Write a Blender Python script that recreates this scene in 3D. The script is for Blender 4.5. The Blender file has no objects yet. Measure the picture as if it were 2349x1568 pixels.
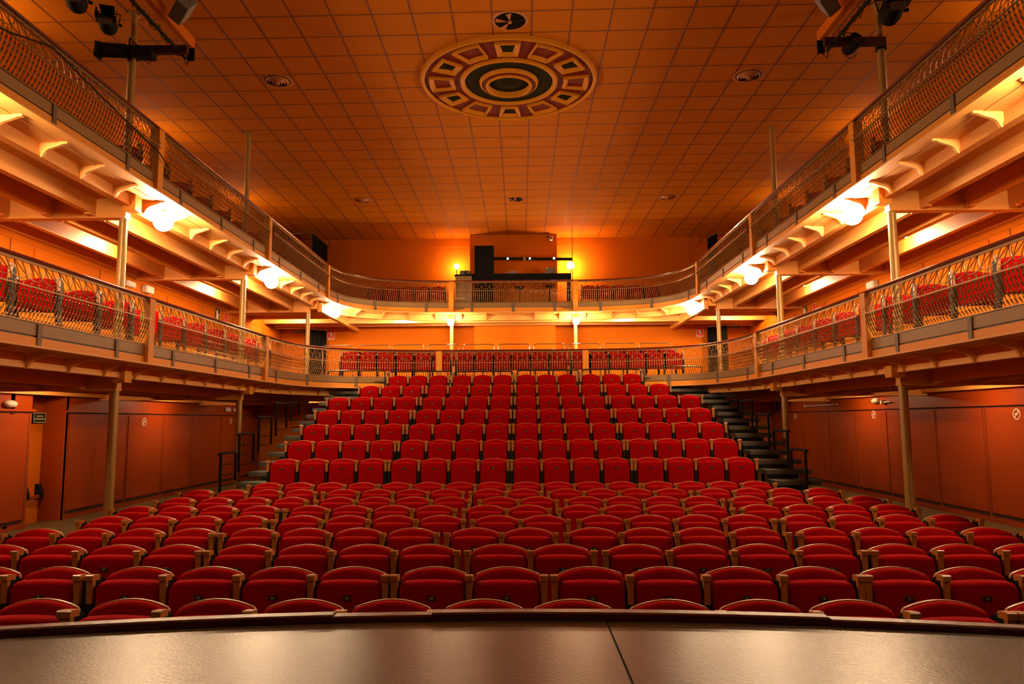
import bpy, bmesh, math, random
from math import sin, cos, pi, radians, sqrt, atan2, hypot
from mathutils import Vector, Matrix
random.seed(7)
SC = bpy.context.scene
COL = SC.collection

# ------------------------------------------------------------------ camera, world, exposure
FPX = 1655.42
cam_d = bpy.data.cameras.new('camera'); cam = bpy.data.objects.new('camera', cam_d); COL.objects.link(cam)
cam_d.sensor_fit = 'HORIZONTAL'; cam_d.sensor_width = 36.0; cam_d.lens = 36.0 * FPX / 2349.0
cam_d.clip_start = 0.05; cam_d.clip_end = 200
yaw, pitch, roll = 0.0114, 0.108, -0.0061
fw = Vector((-sin(yaw)*cos(pitch), cos(yaw)*cos(pitch), sin(pitch)))
r0 = Vector((cos(yaw), sin(yaw), 0)); u0 = r0.cross(fw)
rr = r0*cos(roll) + u0*sin(roll); uu = -r0*sin(roll) + u0*cos(roll)
m = Matrix((rr, uu, -fw)).transposed().to_4x4(); m.translation = Vector((0.15, 0, 1.83))
cam.matrix_world = m
SC.camera = cam
w = bpy.data.worlds.new('world'); SC.world = w; w.use_nodes = True
w.node_tree.nodes['Background'].inputs[0].default_value = (0.30, 0.12, 0.06, 1)
w.node_tree.nodes['Background'].inputs[1].default_value = 0.004
vs = SC.view_settings
vs.view_transform = 'Standard'; vs.look = 'None'; vs.exposure = -0.12; vs.gamma = 1.0; vs.use_curve_mapping = False
SC.cycles.max_bounces = 6; SC.cycles.diffuse_bounces = 4; SC.cycles.glossy_bounces = 3
SC.cycles.sample_clamp_indirect = 6.0
SC.cycles.caustics_reflective = False; SC.cycles.caustics_refractive = False
SC.cycles.use_denoising = True
WARM = (1.0, 0.68, 0.38)
GLOBE_E, PLAFON_E, GALLERY_E, BOOTH_E, REAR_E, GROUND_E = 700.0, 420.0, 110.0, 360.0, 520.0, 230.0

# ------------------------------------------------------------------ materials
def mat(name, col, rough=0.6, metal=0.0, spec=0.5, noise=0.0, nscale=8.0, bump=0.0, bscale=60.0, sheen=0.0, emit=None, estr=0.0, coat=0.0):
    mt = bpy.data.materials.new(name); mt.use_nodes = True
    nt = mt.node_tree; b = nt.nodes['Principled BSDF']
    b.inputs['Base Color'].default_value = (*col, 1); b.inputs['Roughness'].default_value = rough
    b.inputs['Metallic'].default_value = metal; b.inputs['Specular IOR Level'].default_value = spec
    if sheen: b.inputs['Sheen Weight'].default_value = sheen; b.inputs['Sheen Roughness'].default_value = 0.4; b.inputs['Sheen Tint'].default_value = (1, .15, .1, 1)
    if coat: b.inputs['Coat Weight'].default_value = coat
    if emit: b.inputs['Emission Color'].default_value = (*emit, 1); b.inputs['Emission Strength'].default_value = estr
    if noise or bump:
        tc = nt.nodes.new('ShaderNodeTexCoord')
    if noise:
        n = nt.nodes.new('ShaderNodeTexNoise'); n.inputs['Scale'].default_value = nscale; n.inputs['Detail'].default_value = 5
        nt.links.new(tc.outputs['Object'], n.inputs['Vector'])
        mx = nt.nodes.new('ShaderNodeMix'); mx.data_type = 'RGBA'
        mx.inputs[6].default_value = (*[c*(1-noise) for c in col], 1); mx.inputs[7].default_value = (*[min(1, c*(1+noise)) for c in col], 1)
        nt.links.new(n.outputs['Fac'], mx.inputs[0]); nt.links.new(mx.outputs[2], b.inputs['Base Color'])
    if bump:
        n2 = nt.nodes.new('ShaderNodeTexNoise'); n2.inputs['Scale'].default_value = bscale; n2.inputs['Detail'].default_value = 4
        nt.links.new(tc.outputs['Object'], n2.inputs['Vector'])
        bp = nt.nodes.new('ShaderNodeBump'); bp.inputs['Strength'].default_value = bump; bp.inputs['Distance'].default_value = 0.01
        nt.links.new(n2.outputs['Fac'], bp.inputs['Height']); nt.links.new(bp.outputs['Normal'], b.inputs['Normal'])
    return mt

M = {}
M['tile'] = mat('ceiling_tile_paint', (.52, .140, .001), .8, spec=.08, noise=.09, nscale=1.6, bump=.12, bscale=90)
M['tbar'] = mat('ceiling_grid_paint', (.16, .032, .001), .7)
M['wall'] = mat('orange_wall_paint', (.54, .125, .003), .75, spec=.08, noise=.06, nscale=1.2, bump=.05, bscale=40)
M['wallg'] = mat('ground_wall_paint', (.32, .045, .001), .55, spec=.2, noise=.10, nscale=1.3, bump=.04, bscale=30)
M['groove'] = mat('dark_groove', (.05, .008, .003), .8)
M['cream'] = mat('cream_paint', (.80, .38, .09), .5, noise=.04, nscale=2)
M['beam'] = mat('beam_paint', (.74, .32, .06), .55, noise=.05, nscale=2)
M['post'] = mat('ochre_post_paint', (.72, .28, .008), .5)
M['apron'] = mat('grey_apron_paint', (.26, .15, .05), .45, noise=.1, nscale=4)
M['strap'] = mat('dark_strap_paint', (.13, .095, .055), .5)
M['iron'] = mat('bronze_iron_paint', (.33, .18, .055), .36, metal=.4)
M['handrail'] = mat('varnished_handrail_wood', (.14, .012, .008), .22, noise=.2, nscale=6, coat=.5)
M['column'] = mat('hammered_column_paint', (.40, .24, .065), .36, metal=.25, bump=.35, bscale=45)
M['red'] = mat('red_velvet', (.28, .0002, .0005), .92, spec=.05, sheen=.10, noise=.12, nscale=20)
M['wood'] = mat('beech_wood', (.36, .125, .014), .4, noise=.12, nscale=18)
M['black'] = mat('black_metal', (.008, .007, .006), .75, spec=.15)
M['blackcloth'] = mat('black_cloth', (.008, .008, .008), .95, spec=.1)
M['tube'] = mat('dark_steel_tube', (.06, .05, .04), .3, metal=.7)
M['chrome'] = mat('steel_tube', (.45, .38, .30), .25, metal=.9)
M['step'] = mat('dark_step_boards', (.05, .046, .032), .6, noise=.3, nscale=5)
M['floor'] = mat('olive_floor_lino', (.12, .08, .02), .5, noise=.15, nscale=2)
M['white'] = mat('white_plastic', (.75, .70, .62), .4)
M['opal'] = mat('opal_glass_unlit', (.72, .62, .48), .3)
M['grey'] = mat('grey_lamp_housing', (.16, .16, .14), .45)
M['greysteel'] = mat('glass_reflector', (.55, .55, .5), .12, metal=.9)
M['lens'] = mat('dark_lens', (.02, .025, .03), .08, spec=.9)
M['green'] = mat('dark_green_sign', (.008, .035, .015), .4)
M['signred'] = mat('sign_red', (.62, .01, .01), .4)
M['text'] = mat('sign_white', (.75, .70, .50), .5)
M['plate'] = mat('black_number_plate', (.006, .006, .006), .3)
M['numeral'] = mat('white_numeral', (.80, .76, .62), .5)
M['rcream'] = mat('rosette_ochre', (.62, .23, .012), .5, spec=.08)
M['rred'] = mat('rosette_oxblood', (.17, .018, .004), .6, spec=.08)
M['rgreen'] = mat('rosette_dark_green', (.022, .016, .004), .8, spec=.05, noise=.6, nscale=30, bump=.6, bscale=28)
M['duct'] = mat('dark_duct', (.008, .004, .002), .9, spec=.05)
M['ventpaint'] = mat('vent_orange', (.50, .15, .025), .5)
M['marble'] = mat('veneer_panel', (.30, .21, .10), .4, noise=.35, nscale=7)
M['clear'] = mat('clear_film', (.4, .45, .5), .15, metal=.3)
def lampmat(name, s, c=WARM): return mat(name, (.9, .85, .8), .4, emit=c, estr=s)
M['plafon_rear'] = lampmat('lit_rear_ceiling_lamp', 800.0)
M['globe'] = lampmat('lit_globe', GLOBE_E); M['plafon'] = lampmat('lit_ceiling_lamp', PLAFON_E)
M['gallery'] = lampmat('lit_wall_lamp', GALLERY_E); M['booth'] = lampmat('lit_booth_lamp', BOOTH_E, (1, .55, .25))
M['globe_rear'] = lampmat('lit_rear_globe', REAR_E); M['ground'] = lampmat('lit_ground_lamp', GROUND_E)
M['led_blue'] = lampmat('led_blue', 60, (.1, .45, 1)); M['led_white'] = lampmat('led_white', 90, (.8, .85, 1)); M['led_violet'] = lampmat('led_violet', 25, (.6, .6, 1))

def plank_mat():
    mt = mat('cream_beadboard', (.60, .21, .025), .6, spec=.08); nt = mt.node_tree; b = nt.nodes['Principled BSDF']
    tc = nt.nodes.new('ShaderNodeTexCoord'); wv = nt.nodes.new('ShaderNodeTexWave'); wv.bands_direction = 'Y'; wv.wave_profile = 'SAW'
    wv.inputs['Scale'].default_value = 1/(.095)*2*pi/20; nt.links.new(tc.outputs['Object'], wv.inputs['Vector'])
    rp = nt.nodes.new('ShaderNodeValToRGB'); rp.color_ramp.elements[0].position = 0; rp.color_ramp.elements[0].color = (0, 0, 0, 1)
    rp.color_ramp.elements[1].position = .16; rp.color_ramp.elements[1].color = (1, 1, 1, 1)
    nt.links.new(wv.outputs['Fac'], rp.inputs[0])
    mx = nt.nodes.new('ShaderNodeMix'); mx.data_type = 'RGBA'; mx.inputs[6].default_value = (.22, .06, .006, 1); mx.inputs[7].default_value = (.60, .21, .025, 1)
    nt.links.new(rp.outputs[0], mx.inputs[0]); nt.links.new(mx.outputs[2], b.inputs['Base Color'])
    bp = nt.nodes.new('ShaderNodeBump'); bp.inputs['Strength'].default_value = .6; bp.inputs['Distance'].default_value = .01
    nt.links.new(rp.outputs[0], bp.inputs['Height']); nt.links.new(bp.outputs['Normal'], b.inputs['Normal'])
    return mt
M['plank'] = plank_mat()
def stage_mat():
    mt = mat('painted_stage_boards', (.05, .035, .022), .3); nt = mt.node_tree; b = nt.nodes['Principled BSDF']
    tc = nt.nodes.new('ShaderNodeTexCoord')
    def noise(scale, det, stretch=(1, 1, 1), rot=0):
        mp = nt.nodes.new('ShaderNodeMapping'); mp.inputs['Scale'].default_value = stretch; mp.inputs['Rotation'].default_value = (0, 0, rot)
        n = nt.nodes.new('ShaderNodeTexNoise'); n.inputs['Scale'].default_value = scale; n.inputs['Detail'].default_value = det
        nt.links.new(tc.outputs['Object'], mp.inputs[0]); nt.links.new(mp.outputs[0], n.inputs['Vector']); return n
    n1 = noise(75, 6, (1, 1.8, 1)); n2 = noise(5, 2); n3 = noise(5, 2, (1, 60, 1), .6)
    ad = nt.nodes.new('ShaderNodeMath'); ad.operation = 'ADD'; nt.links.new(n1.outputs['Fac'], ad.inputs[0])
    rp3 = nt.nodes.new('ShaderNodeValToRGB'); rp3.color_ramp.elements[0].position = .66; rp3.color_ramp.elements[1].position = .72
    nt.links.new(n3.outputs['Fac'], rp3.inputs[0])
    mu = nt.nodes.new('ShaderNodeMath'); mu.operation = 'MULTIPLY'; mu.inputs[1].default_value = .03; nt.links.new(rp3.outputs[0], mu.inputs[0])
    nt.links.new(mu.outputs[0], ad.inputs[1])
    bp = nt.nodes.new('ShaderNodeBump'); bp.inputs['Strength'].default_value = .55; bp.inputs['Distance'].default_value = .0022
    nt.links.new(ad.outputs[0], bp.inputs['Height']); nt.links.new(bp.outputs['Normal'], b.inputs['Normal'])
    mr = nt.nodes.new('ShaderNodeMapRange'); mr.inputs[3].default_value = .27; mr.inputs[4].default_value = .30
    nt.links.new(n2.outputs['Fac'], mr.inputs[0]); nt.links.new(mr.outputs[0], b.inputs['Roughness'])
    vo = noise(38, 2); rp = nt.nodes.new('ShaderNodeValToRGB'); rp.color_ramp.elements[0].position = .2; rp.color_ramp.elements[0].color = (.03, .018, .008, 1)
    rp.color_ramp.elements[1].position = .28; rp.color_ramp.elements[1].color = (.05, .028, .012, 1)
    nt.links.new(vo.outputs['Fac'], rp.inputs[0]); nt.links.new(rp.outputs[0], b.inputs['Base Color'])
    b.inputs['Specular IOR Level'].default_value = .30
    return mt
M['stage'] = stage_mat()
M['nosing'] = mat('red_brown_nosing', (.10, .018, .006), .38, spec=.35, noise=.35, nscale=14, bump=.4, bscale=30)

# ------------------------------------------------------------------ mesh helper
class MB:
    def __init__(s): s.v = []; s.f = []
    def add(s, vs, fs):
        n = len(s.v); s.v += [tuple(p) for p in vs]; s.f += [tuple(i+n for i in f) for f in fs]; return s
    def box(s, x0, x1, y0, y1, z0, z1):
        return s.add([(x0,y0,z0),(x1,y0,z0),(x1,y1,z0),(x0,y1,z0),(x0,y0,z1),(x1,y0,z1),(x1,y1,z1),(x0,y1,z1)],
            [(0,3,2,1),(4,5,6,7),(0,1,5,4),(1,2,6,5),(2,3,7,6),(3,0,4,7)])
    def bbox(s, x0, x1, y0, y1, z0, z1, b=.004):      # chamfered box
        pts = []; fs = []
        def ring(z, i): return [(x0+i,y0,z),(x1-i,y0,z),(x1,y0+i,z),(x1,y1-i,z),(x1-i,y1,z),(x0+i,y1,z),(x0,y1-i,z),(x0,y0+i,z)]
        def ringi(z): return [(x0+b,y0+b,z),(x1-b,y0+b,z),(x1-b,y0+b,z),(x1-b,y1-b,z),(x1-b,y1-b,z),(x0+b,y1-b,z),(x0+b,y1-b,z),(x0+b,y0+b,z)]
        R = [ringi(z0), ring(z0+b, b), ring(z1-b, b), ringi(z1)]
        for r in R: pts += r
        for k in range(3):
            for i in range(8):
                j = (i+1) % 8; fs.append((k*8+i, k*8+j, (k+1)*8+j, (k+1)*8+i))
        fs.append((24, 26, 28, 30)); fs.append((6, 4, 2, 0))
        return s.add(pts, fs)
    def prism(s, poly, axis, a, b):                   # polygon extruded along axis; poly given in the two other axes
        n = len(poly)
        def P(p, t): return {'x': (t, p[0], p[1]), 'y': (p[0], t, p[1]), 'z': (p[0], p[1], t)}[axis]
        vs = [P(p, a) for p in poly] + [P(p, b) for p in poly]
        fs = [tuple(range(n-1, -1, -1)), tuple(range(n, 2*n))] + [(i, (i+1) % n, n+(i+1) % n, n+i) for i in range(n)]
        return s.add(vs, fs)
    def tube(s, pts, r, n=8, cap=True, r2=None):
        pts = [Vector(p) for p in pts]; N = len(pts); rings = []; up = None
        for i, p in enumerate(pts):
            t = (pts[min(i+1, N-1)] - pts[max(i-1, 0)]).normalized()
            if up is None: up = Vector((0, 0, 1)) if abs(t.z) < .9 else Vector((1, 0, 0))
            a = t.cross(up).normalized(); b = a.cross(t).normalized(); up = b
            rad = r if r2 is None else r + (r2-r)*i/(N-1)
            rings.append([p + a*cos(2*pi*k/n)*rad + b*sin(2*pi*k/n)*rad for k in range(n)])
        vs = [q for rg in rings for q in rg]; fs = []
        for i in range(N-1):
            for k in range(n):
                fs.append((i*n+k, i*n+(k+1) % n, (i+1)*n+(k+1) % n, (i+1)*n+k))
        if cap: fs.append(tuple(range(n-1, -1, -1))); fs.append(tuple((N-1)*n+k for k in range(n)))
        return s.add(vs, fs)
    def lathe(s, prof, c=(0, 0, 0), n=24, axis='z', a0=0, a1=2*pi):
        full = abs(a1-a0-2*pi) < 1e-6; m_ = n if full else n+1; vs = []; fs = []
        for k in range(m_):
            a = a0+(a1-a0)*k/n
            for r, z in prof:
                p = (r*cos(a), r*sin(a), z)
                if axis == 'y': p = (p[0], p[2], p[1])
                if axis == 'x': p = (p[2], p[0], p[1])
                vs.append((c[0]+p[0], c[1]+p[1], c[2]+p[2]))
        L = len(prof)
        for k in range(n):
            k2 = (k+1) % m_
            for i in range(L-1): fs.append((k*L+i, k2*L+i, k2*L+i+1, k*L+i+1))
        return s.add(vs, fs)
    def sphere(s, c, r, n=20, m_=12, sz=1.0, sy=1.0, sx=1.0):
        prof = [(max(1e-4, r*sin(pi*i/m_)), -r*cos(pi*i/m_)) for i in range(m_+1)]
        k = len(s.v); s.lathe(prof, (0, 0, 0), n)
        for i in range(k, len(s.v)):
            x, y, z = s.v[i]; s.v[i] = (c[0]+x*sx, c[1]+y*sy, c[2]+z*sz)
        return s
    def sweep(s, prof, pts, nrm, closed=True, cap=True):   # prof: (outward offset, z)
        L = len(prof); vs = []; fs = []
        for (x, y), (nx, ny) in zip(pts, nrm):
            for o, z in prof: vs.append((x+nx*o, y+ny*o, z))
        N = len(pts)
        for i in range(N-1):
            for k in range(L if closed else L-1):
                k2 = (k+1) % L; fs.append((i*L+k, i*L+k2, (i+1)*L+k2, (i+1)*L+k))
        if cap and closed: fs.append(tuple(range(L-1, -1, -1))); fs.append(tuple((N-1)*L+k for k in range(L)))
        return s.add(vs, fs)
    def xf(s, mtx):
        s.v = [tuple(mtx @ Vector(p)) for p in s.v]; return s
    def mesh(s, name, mt, smooth=35, weld=True):
        me = bpy.data.meshes.new(name); me.from_pydata(s.v, [], s.f)
        bm = bmesh.new(); bm.from_mesh(me)
        if weld: bmesh.ops.remove_doubles(bm, verts=bm.verts, dist=1e-5)
        bmesh.ops.recalc_face_normals(bm, faces=bm.faces)
        bm.to_mesh(me); bm.free()
        for m_ in (mt if isinstance(mt, (list, tuple)) else [mt]): me.materials.append(M[m_])
        if smooth:
            me.polygons.foreach_set('use_smooth', [True]*len(me.polygons)); me.set_sharp_from_angle(angle=radians(smooth))
        return me
def link(name, data, parent=None, loc=None, rz=None):
    o = bpy.data.objects.new(name, data); COL.objects.link(o)
    if parent: o.parent = parent
    if loc: o.location = loc
    if rz is not None: o.rotation_euler = (0, 0, rz)
    return o
def obj(name, mb, mt, parent=None, smooth=35, loc=None, rz=None): return link(name, mb.mesh(name, mt, smooth), parent, loc, rz)
def tag(o, label=None, cat=None, group=None, kind=None):
    if label: o['label'] = label
    if cat: o['category'] = cat
    if group: o['group'] = group
    if kind: o['kind'] = kind
    return o
def thing(name, label, cat, loc=(0, 0, 0), rz=0, group=None):
    return tag(link(name, None, None, loc, rz), label, cat, group)
def struct(name, mb, mt, smooth=35): return tag(obj(name, mb, mt, None, smooth), kind='structure')
def copy_tree(o, parent=None):
    c = o.copy(); COL.objects.link(c); c.parent = parent
    for ch in list(o.children): copy_tree(ch, c)
    return c
def text_mesh(name, body, size, mt, depth=.0008):
    cu = bpy.data.curves.new(name, 'FONT'); cu.body = body; cu.size = size; cu.extrude = depth; cu.align_x = 'CENTER'; cu.align_y = 'CENTER'; cu.resolution_u = 3
    t = bpy.data.objects.new(name, cu); COL.objects.link(t)
    bpy.context.view_layer.update()
    me = bpy.data.meshes.new_from_object(t.evaluated_get(bpy.context.evaluated_depsgraph_get())); me.name = name
    bpy.data.objects.remove(t); bpy.data.curves.remove(cu)
    me.materials.clear(); me.materials.append(M[mt]); return me

# ------------------------------------------------------------------ key dimensions (metres)
XC = -0.05; ZCEIL = 7.878; YB = 23.65; SK = -.0192
UPW = 7.72; GRW = 8.32
COLY = [10.08, 14.6, 19.15]
def floor_z(y):
    P_ = [(-9, 0), (8.0, 0), (9.3, .006), (10.2, .023), (11.1, .045), (99, .045)]
    for (a, za), (b, zb) in zip(P_, P_[1:]):
        if a <= y <= b: return za+(zb-za)*(y-a)/(b-a)
    return 0

# ------------------------------------------------------------------ room shell
fl = MB(); ys = [0, 8.0, 9.3, 10.2, 11.1, YB]
for a, b in zip(ys, ys[1:]):
    fl.add([(-GRW-.3, a, floor_z(a)), (GRW+.9, a, floor_z(a)), (GRW+.9, b, floor_z(b)), (-GRW-.3, b, floor_z(b))], [(0, 1, 2, 3)])
fl.box(-GRW-.3, GRW+.9, 0, YB, -.25, -.2)
struct('floor', fl, 'floor', 0)
ce = MB(); ce.box(-UPW-.3, UPW+.3, 1.0, YB+.2, ZCEIL, ZCEIL+.15)
struct('ceiling', ce, 'tile', 0)
gr = MB()
for k in range(-13, 14):
    x = -.239+.6*k
    if abs(x) < UPW: gr.box(x-.011, x+.011, 3.0, YB, ZCEIL-.0045, ZCEIL+.002)
for k in range(-12, 24):
    y = 10.15+.6*k
    if y < YB-.1:
        a, b = -UPW, UPW
        for x0, x1 in ((a, b),):
            gr.add([(x0, y+SK*x0-.010, ZCEIL-.004), (x1, y+SK*x1-.010, ZCEIL-.004), (x1, y+SK*x1+.010, ZCEIL-.004), (x0, y+SK*x0+.010, ZCEIL-.004)], [(0, 1, 2, 3)])
struct('trim_1', gr, 'tbar', 0)
struct('wall_back', MB().box(-GRW-.4, GRW+.9, YB, YB+.2, -.2, ZCEIL+.1), 'wall', 0)
struct('trim_2', MB().box(-6.2, -1.47, YB-.05, YB, 7.60, ZCEIL-.006).box(1.37, 6.15, YB-.05, YB, 7.60, ZCEIL-.006), 'wall', 0)
struct('wall_pier', MB().box(-1.47, 1.37, 23.1, YB, 5.1, ZCEIL-.006).box(-1.33, 1.30, 23.1, YB, 2.6, 5.1), 'wall', 0)
# side walls: upper storeys stand in front of the ground-floor walls
for sgn, nm in ((-1, 'left'), (1, 'right')):
    X = XC+sgn*UPW
    wu = MB(); a, b = sorted((X, X+sgn*.7)); wu.box(a, b, 1.0, YB, 2.6, ZCEIL+.1)
    # first storey relief: cornice board, door frames with little raised panels, vertical board joints
    xi = X-sgn*.012; a2, b2 = sorted((X, xi))
    wu.box(a2, b2, 1.0, YB, 4.70, 4.80)
    for y0 in ((7.0, 11.45, 15.9, 20.2) if sgn < 0 else (7.0, 11.4, 15.9, 20.2)):
        a3, b3 = sorted((X, X-sgn*.02)); wu.box(a3, b3, y0, y0+1.35, 2.6, 4.66)
        for k in range(2):
            for j in range(3):
                ya = y0+.12+k*.62+j*.17; a4, b4 = sorted((X-sgn*.02, X-sgn*.03)); wu.box(a4, b4, ya, ya+.14, 4.1, 4.48)
    struct('wall_'+nm, wu, 'wall', 0)
    jg = MB()
    for y0 in (9.2, 10.9, 13.3, 15.3, 17.7, 19.6, 22.0):
        a5, b5 = sorted((X, X-sgn*.004)); jg.box(a5, b5, y0-.008, y0+.008, 2.9, 4.7)
    struct('trim_3' if sgn < 0 else 'trim_4', jg, 'groove', 0)
    # ground floor wall: flush boards with raised panels
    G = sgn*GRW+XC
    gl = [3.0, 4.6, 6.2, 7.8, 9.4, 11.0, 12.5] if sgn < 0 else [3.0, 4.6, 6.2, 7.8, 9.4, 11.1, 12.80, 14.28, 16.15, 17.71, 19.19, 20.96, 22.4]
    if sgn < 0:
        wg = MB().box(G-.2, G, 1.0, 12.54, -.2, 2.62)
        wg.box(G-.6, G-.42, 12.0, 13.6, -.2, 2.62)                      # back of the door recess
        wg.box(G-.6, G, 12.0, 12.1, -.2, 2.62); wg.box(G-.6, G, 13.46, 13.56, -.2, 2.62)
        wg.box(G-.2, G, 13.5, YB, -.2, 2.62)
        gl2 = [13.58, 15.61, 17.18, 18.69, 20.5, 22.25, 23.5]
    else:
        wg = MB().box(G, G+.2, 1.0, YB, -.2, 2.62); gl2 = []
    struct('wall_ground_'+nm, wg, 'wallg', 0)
    pan = MB(); gv = MB()
    def panels(L):
        for a_, b_ in zip(L, L[1:]):
            x0_, x1_ = sorted((G, G-sgn*.016)); pan.bbox(x0_, x1_, a_+.05, b_-.05, .16+.04, 1.98, .005)
            x0_, x1_ = sorted((G, G-sgn*.004)); gv.box(x0_, x1_, b_-.05, b_-.02, .16, 1.99); gv.box(x0_, x1_, a_+.05, b_-.05, .14, .2)
    panels(gl); panels(gl2)
    x0_, x1_ = sorted((G, G-sgn*.035)); pan.box(x0_, x1_, 1.0, 12.6 if sgn < 0 else YB, 2.03, 2.07)
    if sgn < 0: pan.box(x0_, x1_, 13.5, YB, 2.03, 2.07)
    x0_, x1_ = sorted((G, G-sgn*.006)); gv.box(x0_, x1_, 1.0, 12.54 if sgn < 0 else YB, 2.0, 2.03)
    if sgn < 0: gv.box(x0_, x1_, 13.5, YB, 2.0, 2.03)
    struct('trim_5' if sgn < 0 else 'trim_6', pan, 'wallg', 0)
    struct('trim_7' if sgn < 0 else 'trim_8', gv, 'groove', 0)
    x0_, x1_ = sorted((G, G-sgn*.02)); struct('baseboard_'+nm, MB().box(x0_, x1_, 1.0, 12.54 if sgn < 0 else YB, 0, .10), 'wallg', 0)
# stage
def edge_y(x): return 3.11-.059*(x-.1)**2
xs = [-5.4+.2*i for i in range(55)]
st = MB(); n = len(xs)
poly = [(x, edge_y(x)) for x in xs]+[(5.4, -4), (-5.4, -4)]
st.prism(poly, 'z', .6, 1.02); st.prism([(x, edge_y(x)-.03) for x in xs]+[(5.4, -4), (-5.4, -4)], 'z', 0, .6)
tag(obj('stage_floor', st, 'stage', None, 0), kind='structure')
nz = thing('stage_nosing', 'worn red-brown wooden strip along the curved front edge of the stage', 'edge strip')
def nseg(x0, x1, dz=0, dy=0):
    N = 14; xx = [x0+(x1-x0)*i/N for i in range(N+1)]
    pts = [(x, edge_y(x)+dy) for x in xx]; nr = [(0, 1)]*len(pts)
    return MB().sweep([(0, 1.02), (0, 1.046+dz), (-.005, 1.05+dz), (-.055, 1.05+dz), (-.062, 1.044+dz), (-.064, 1.022)], pts, nr)
for x0, x1, dz, dy in ((-5.4, -.62, 0, 0), (-.618, -.22, -.006, -.004), (-.218, 1.36, .001, 0), (1.365, 5.4, -.004, -.012)):
    obj('nosing_board', nseg(x0, x1, dz, dy), 'nosing', nz, 25)
tag(obj('floor_seam', MB().box(.486, .494, -1.0, 3.04, 1.0195, 1.0206), 'duct', None, 0), 'dark joint line running towards the camera in the stage boards', 'seam')

# ------------------------------------------------------------------ gallery front line
def catmull(P_, n=10):
    out = []; P2 = [P_[0]]+P_+[P_[-1]]
    for i in range(1, len(P2)-2):
        p0, p1, p2, p3 = P2[i-1], P2[i], P2[i+1], P2[i+2]
        for k in range(n):
            t = k/n
            out.append(tuple(.5*((2*p1[j])+(-p0[j]+p2[j])*t+(2*p0[j]-5*p1[j]+4*p2[j]-p3[j])*t*t+(-p0[j]+3*p1[j]-3*p2[j]+p3[j])*t**3) for j in (0, 1)))
    out.append(P_[-1]); return out
def make_path(half):
    left = catmull(half, 8)
    right = [(-x, y) for x, y in reversed(left[:-1])]
    full = [(x+XC, y) for x, y in left+right]
    return full
UP = make_path([(-5.0, .9), (-5.0, 5.42), (-5.0, 9.97), (-5.0, 14.55), (-5.0, 17.5), (-4.99, 19.1), (-4.93, 19.65), (-4.74, 20.3), (-4.36, 20.87), (-3.9, 21.2), (-2.93, 21.5), (-1.88, 21.6), (0, 21.61)])
LO = make_path([(-5.0, .9), (-5.0, 5.42), (-5.0, 9.95), (-4.99, 13.4), (-4.98, 14.5), (-4.93, 15.5), (-4.78, 16.25), (-4.5, 16.85), (-4.15, 17.2), (-3.7, 17.48), (-2.75, 17.74), (-1.82, 17.85), (0, 17.87)])
class Path:
    def __init__(s, pts):
        s.p = [Vector(q) for q in pts]; s.L = [0]
        for a, b in zip(s.p, s.p[1:]): s.L.append(s.L[-1]+(b-a).length)
        s.len = s.L[-1]
    def at(s, t):
        t = max(0, min(s.len-1e-6, t)); lo = 0
        import bisect
        i = max(0, min(len(s.L)-2, bisect.bisect_right(s.L, t)-1)); k = (t-s.L[i])/(s.L[i+1]-s.L[i])
        p = s.p[i].lerp(s.p[i+1], k)
        a = s.tan(i); b = s.tan(i+1); d = a.lerp(b, k).normalized()
        return p, Vector((d.y, -d.x))
    def tan(s, i):
        a = s.p[max(0, i-1)]; b = s.p[min(len(s.p)-1, i+1)]; return (b-a).normalized()
    def seg(s, t0, t1, step=.12):
        N = max(1, int(math.ceil((t1-t0)/step))); P_, N_ = [], []
        for i in range(N+1):
            p, n_ = s.at(t0+(t1-t0)*i/N); P_.append((p.x, p.y)); N_.append((n_.x, n_.y))
        return P_, N_
    def find(s, x, y):
        best = min(range(len(s.p)), key=lambda i: (s.p[i]-Vector((x, y))).length)
        lo_, hi_ = s.L[max(0, best-1)], s.L[min(len(s.L)-1, best+1)]
        return min((lo_+(hi_-lo_)*k/60 for k in range(61)), key=lambda t: (s.at(t)[0]-Vector((x, y))).length)
LEV = {}
LEV['upper'] = dict(path=Path(UP), rail=6.06, ledge=5.08, wall=UPW, plank=5.03, deck=5.16,
    posts=[(-5, 5.42), (-5, 9.97), (-5, 14.55), (-5, 19.1), (-1.88, 21.6), (1.88, 21.6), (5, 19.1), (5, 14.55), (5, 9.97), (5, 5.42)],
    name='upper gallery')
LEV['lower'] = dict(path=Path(LO), rail=3.58, ledge=2.64, wall=GRW, plank=2.56, deck=2.72,
    posts=[(-5, 5.42), (-5, 9.95), (-4.98, 14.5), (-1.82, 17.85), (1.82, 17.85), (4.98, 14.5), (5, 9.95), (5, 5.42)],
    name='lower gallery')

# baluster meshes, local: x along the rail, y outwards, z up, origin on the rail line at handrail height
def bar_prof(z):            # outward offset of the pot-bellied railing
    if z > -.33: return -.01+.10*sin((-z)/.33*pi/2)**1.2
    t = (-z-.33)/.34
    return .09*(cos(t*pi/2)**.8 if t < 1 else 0)-.035*t
def twisted(z0, z1, turns, wd=.0125, th=.0045, n=22):
    mb = MB(); vs = []; fs = []
    for i in range(n+1):
        t = i/n; z = z0+(z1-z0)*t; a = turns*pi*t; c, s_ = cos(a), sin(a); o = bar_prof(z)
        for u, v in ((-wd, -th), (wd, -th), (wd, th), (-wd, th)): vs.append(((u*c-v*s_)*.5, o+(u*s_+v*c)*.5, z))
    for i in range(n):
        for k in range(4): fs.append((i*4+k, i*4+(k+1) % 4, (i+1)*4+(k+1) % 4, (i+1)*4+k))
    fs += [(3, 2, 1, 0), tuple(n*4+k for k in range(4))]
    return mb.add(vs, fs)
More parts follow.
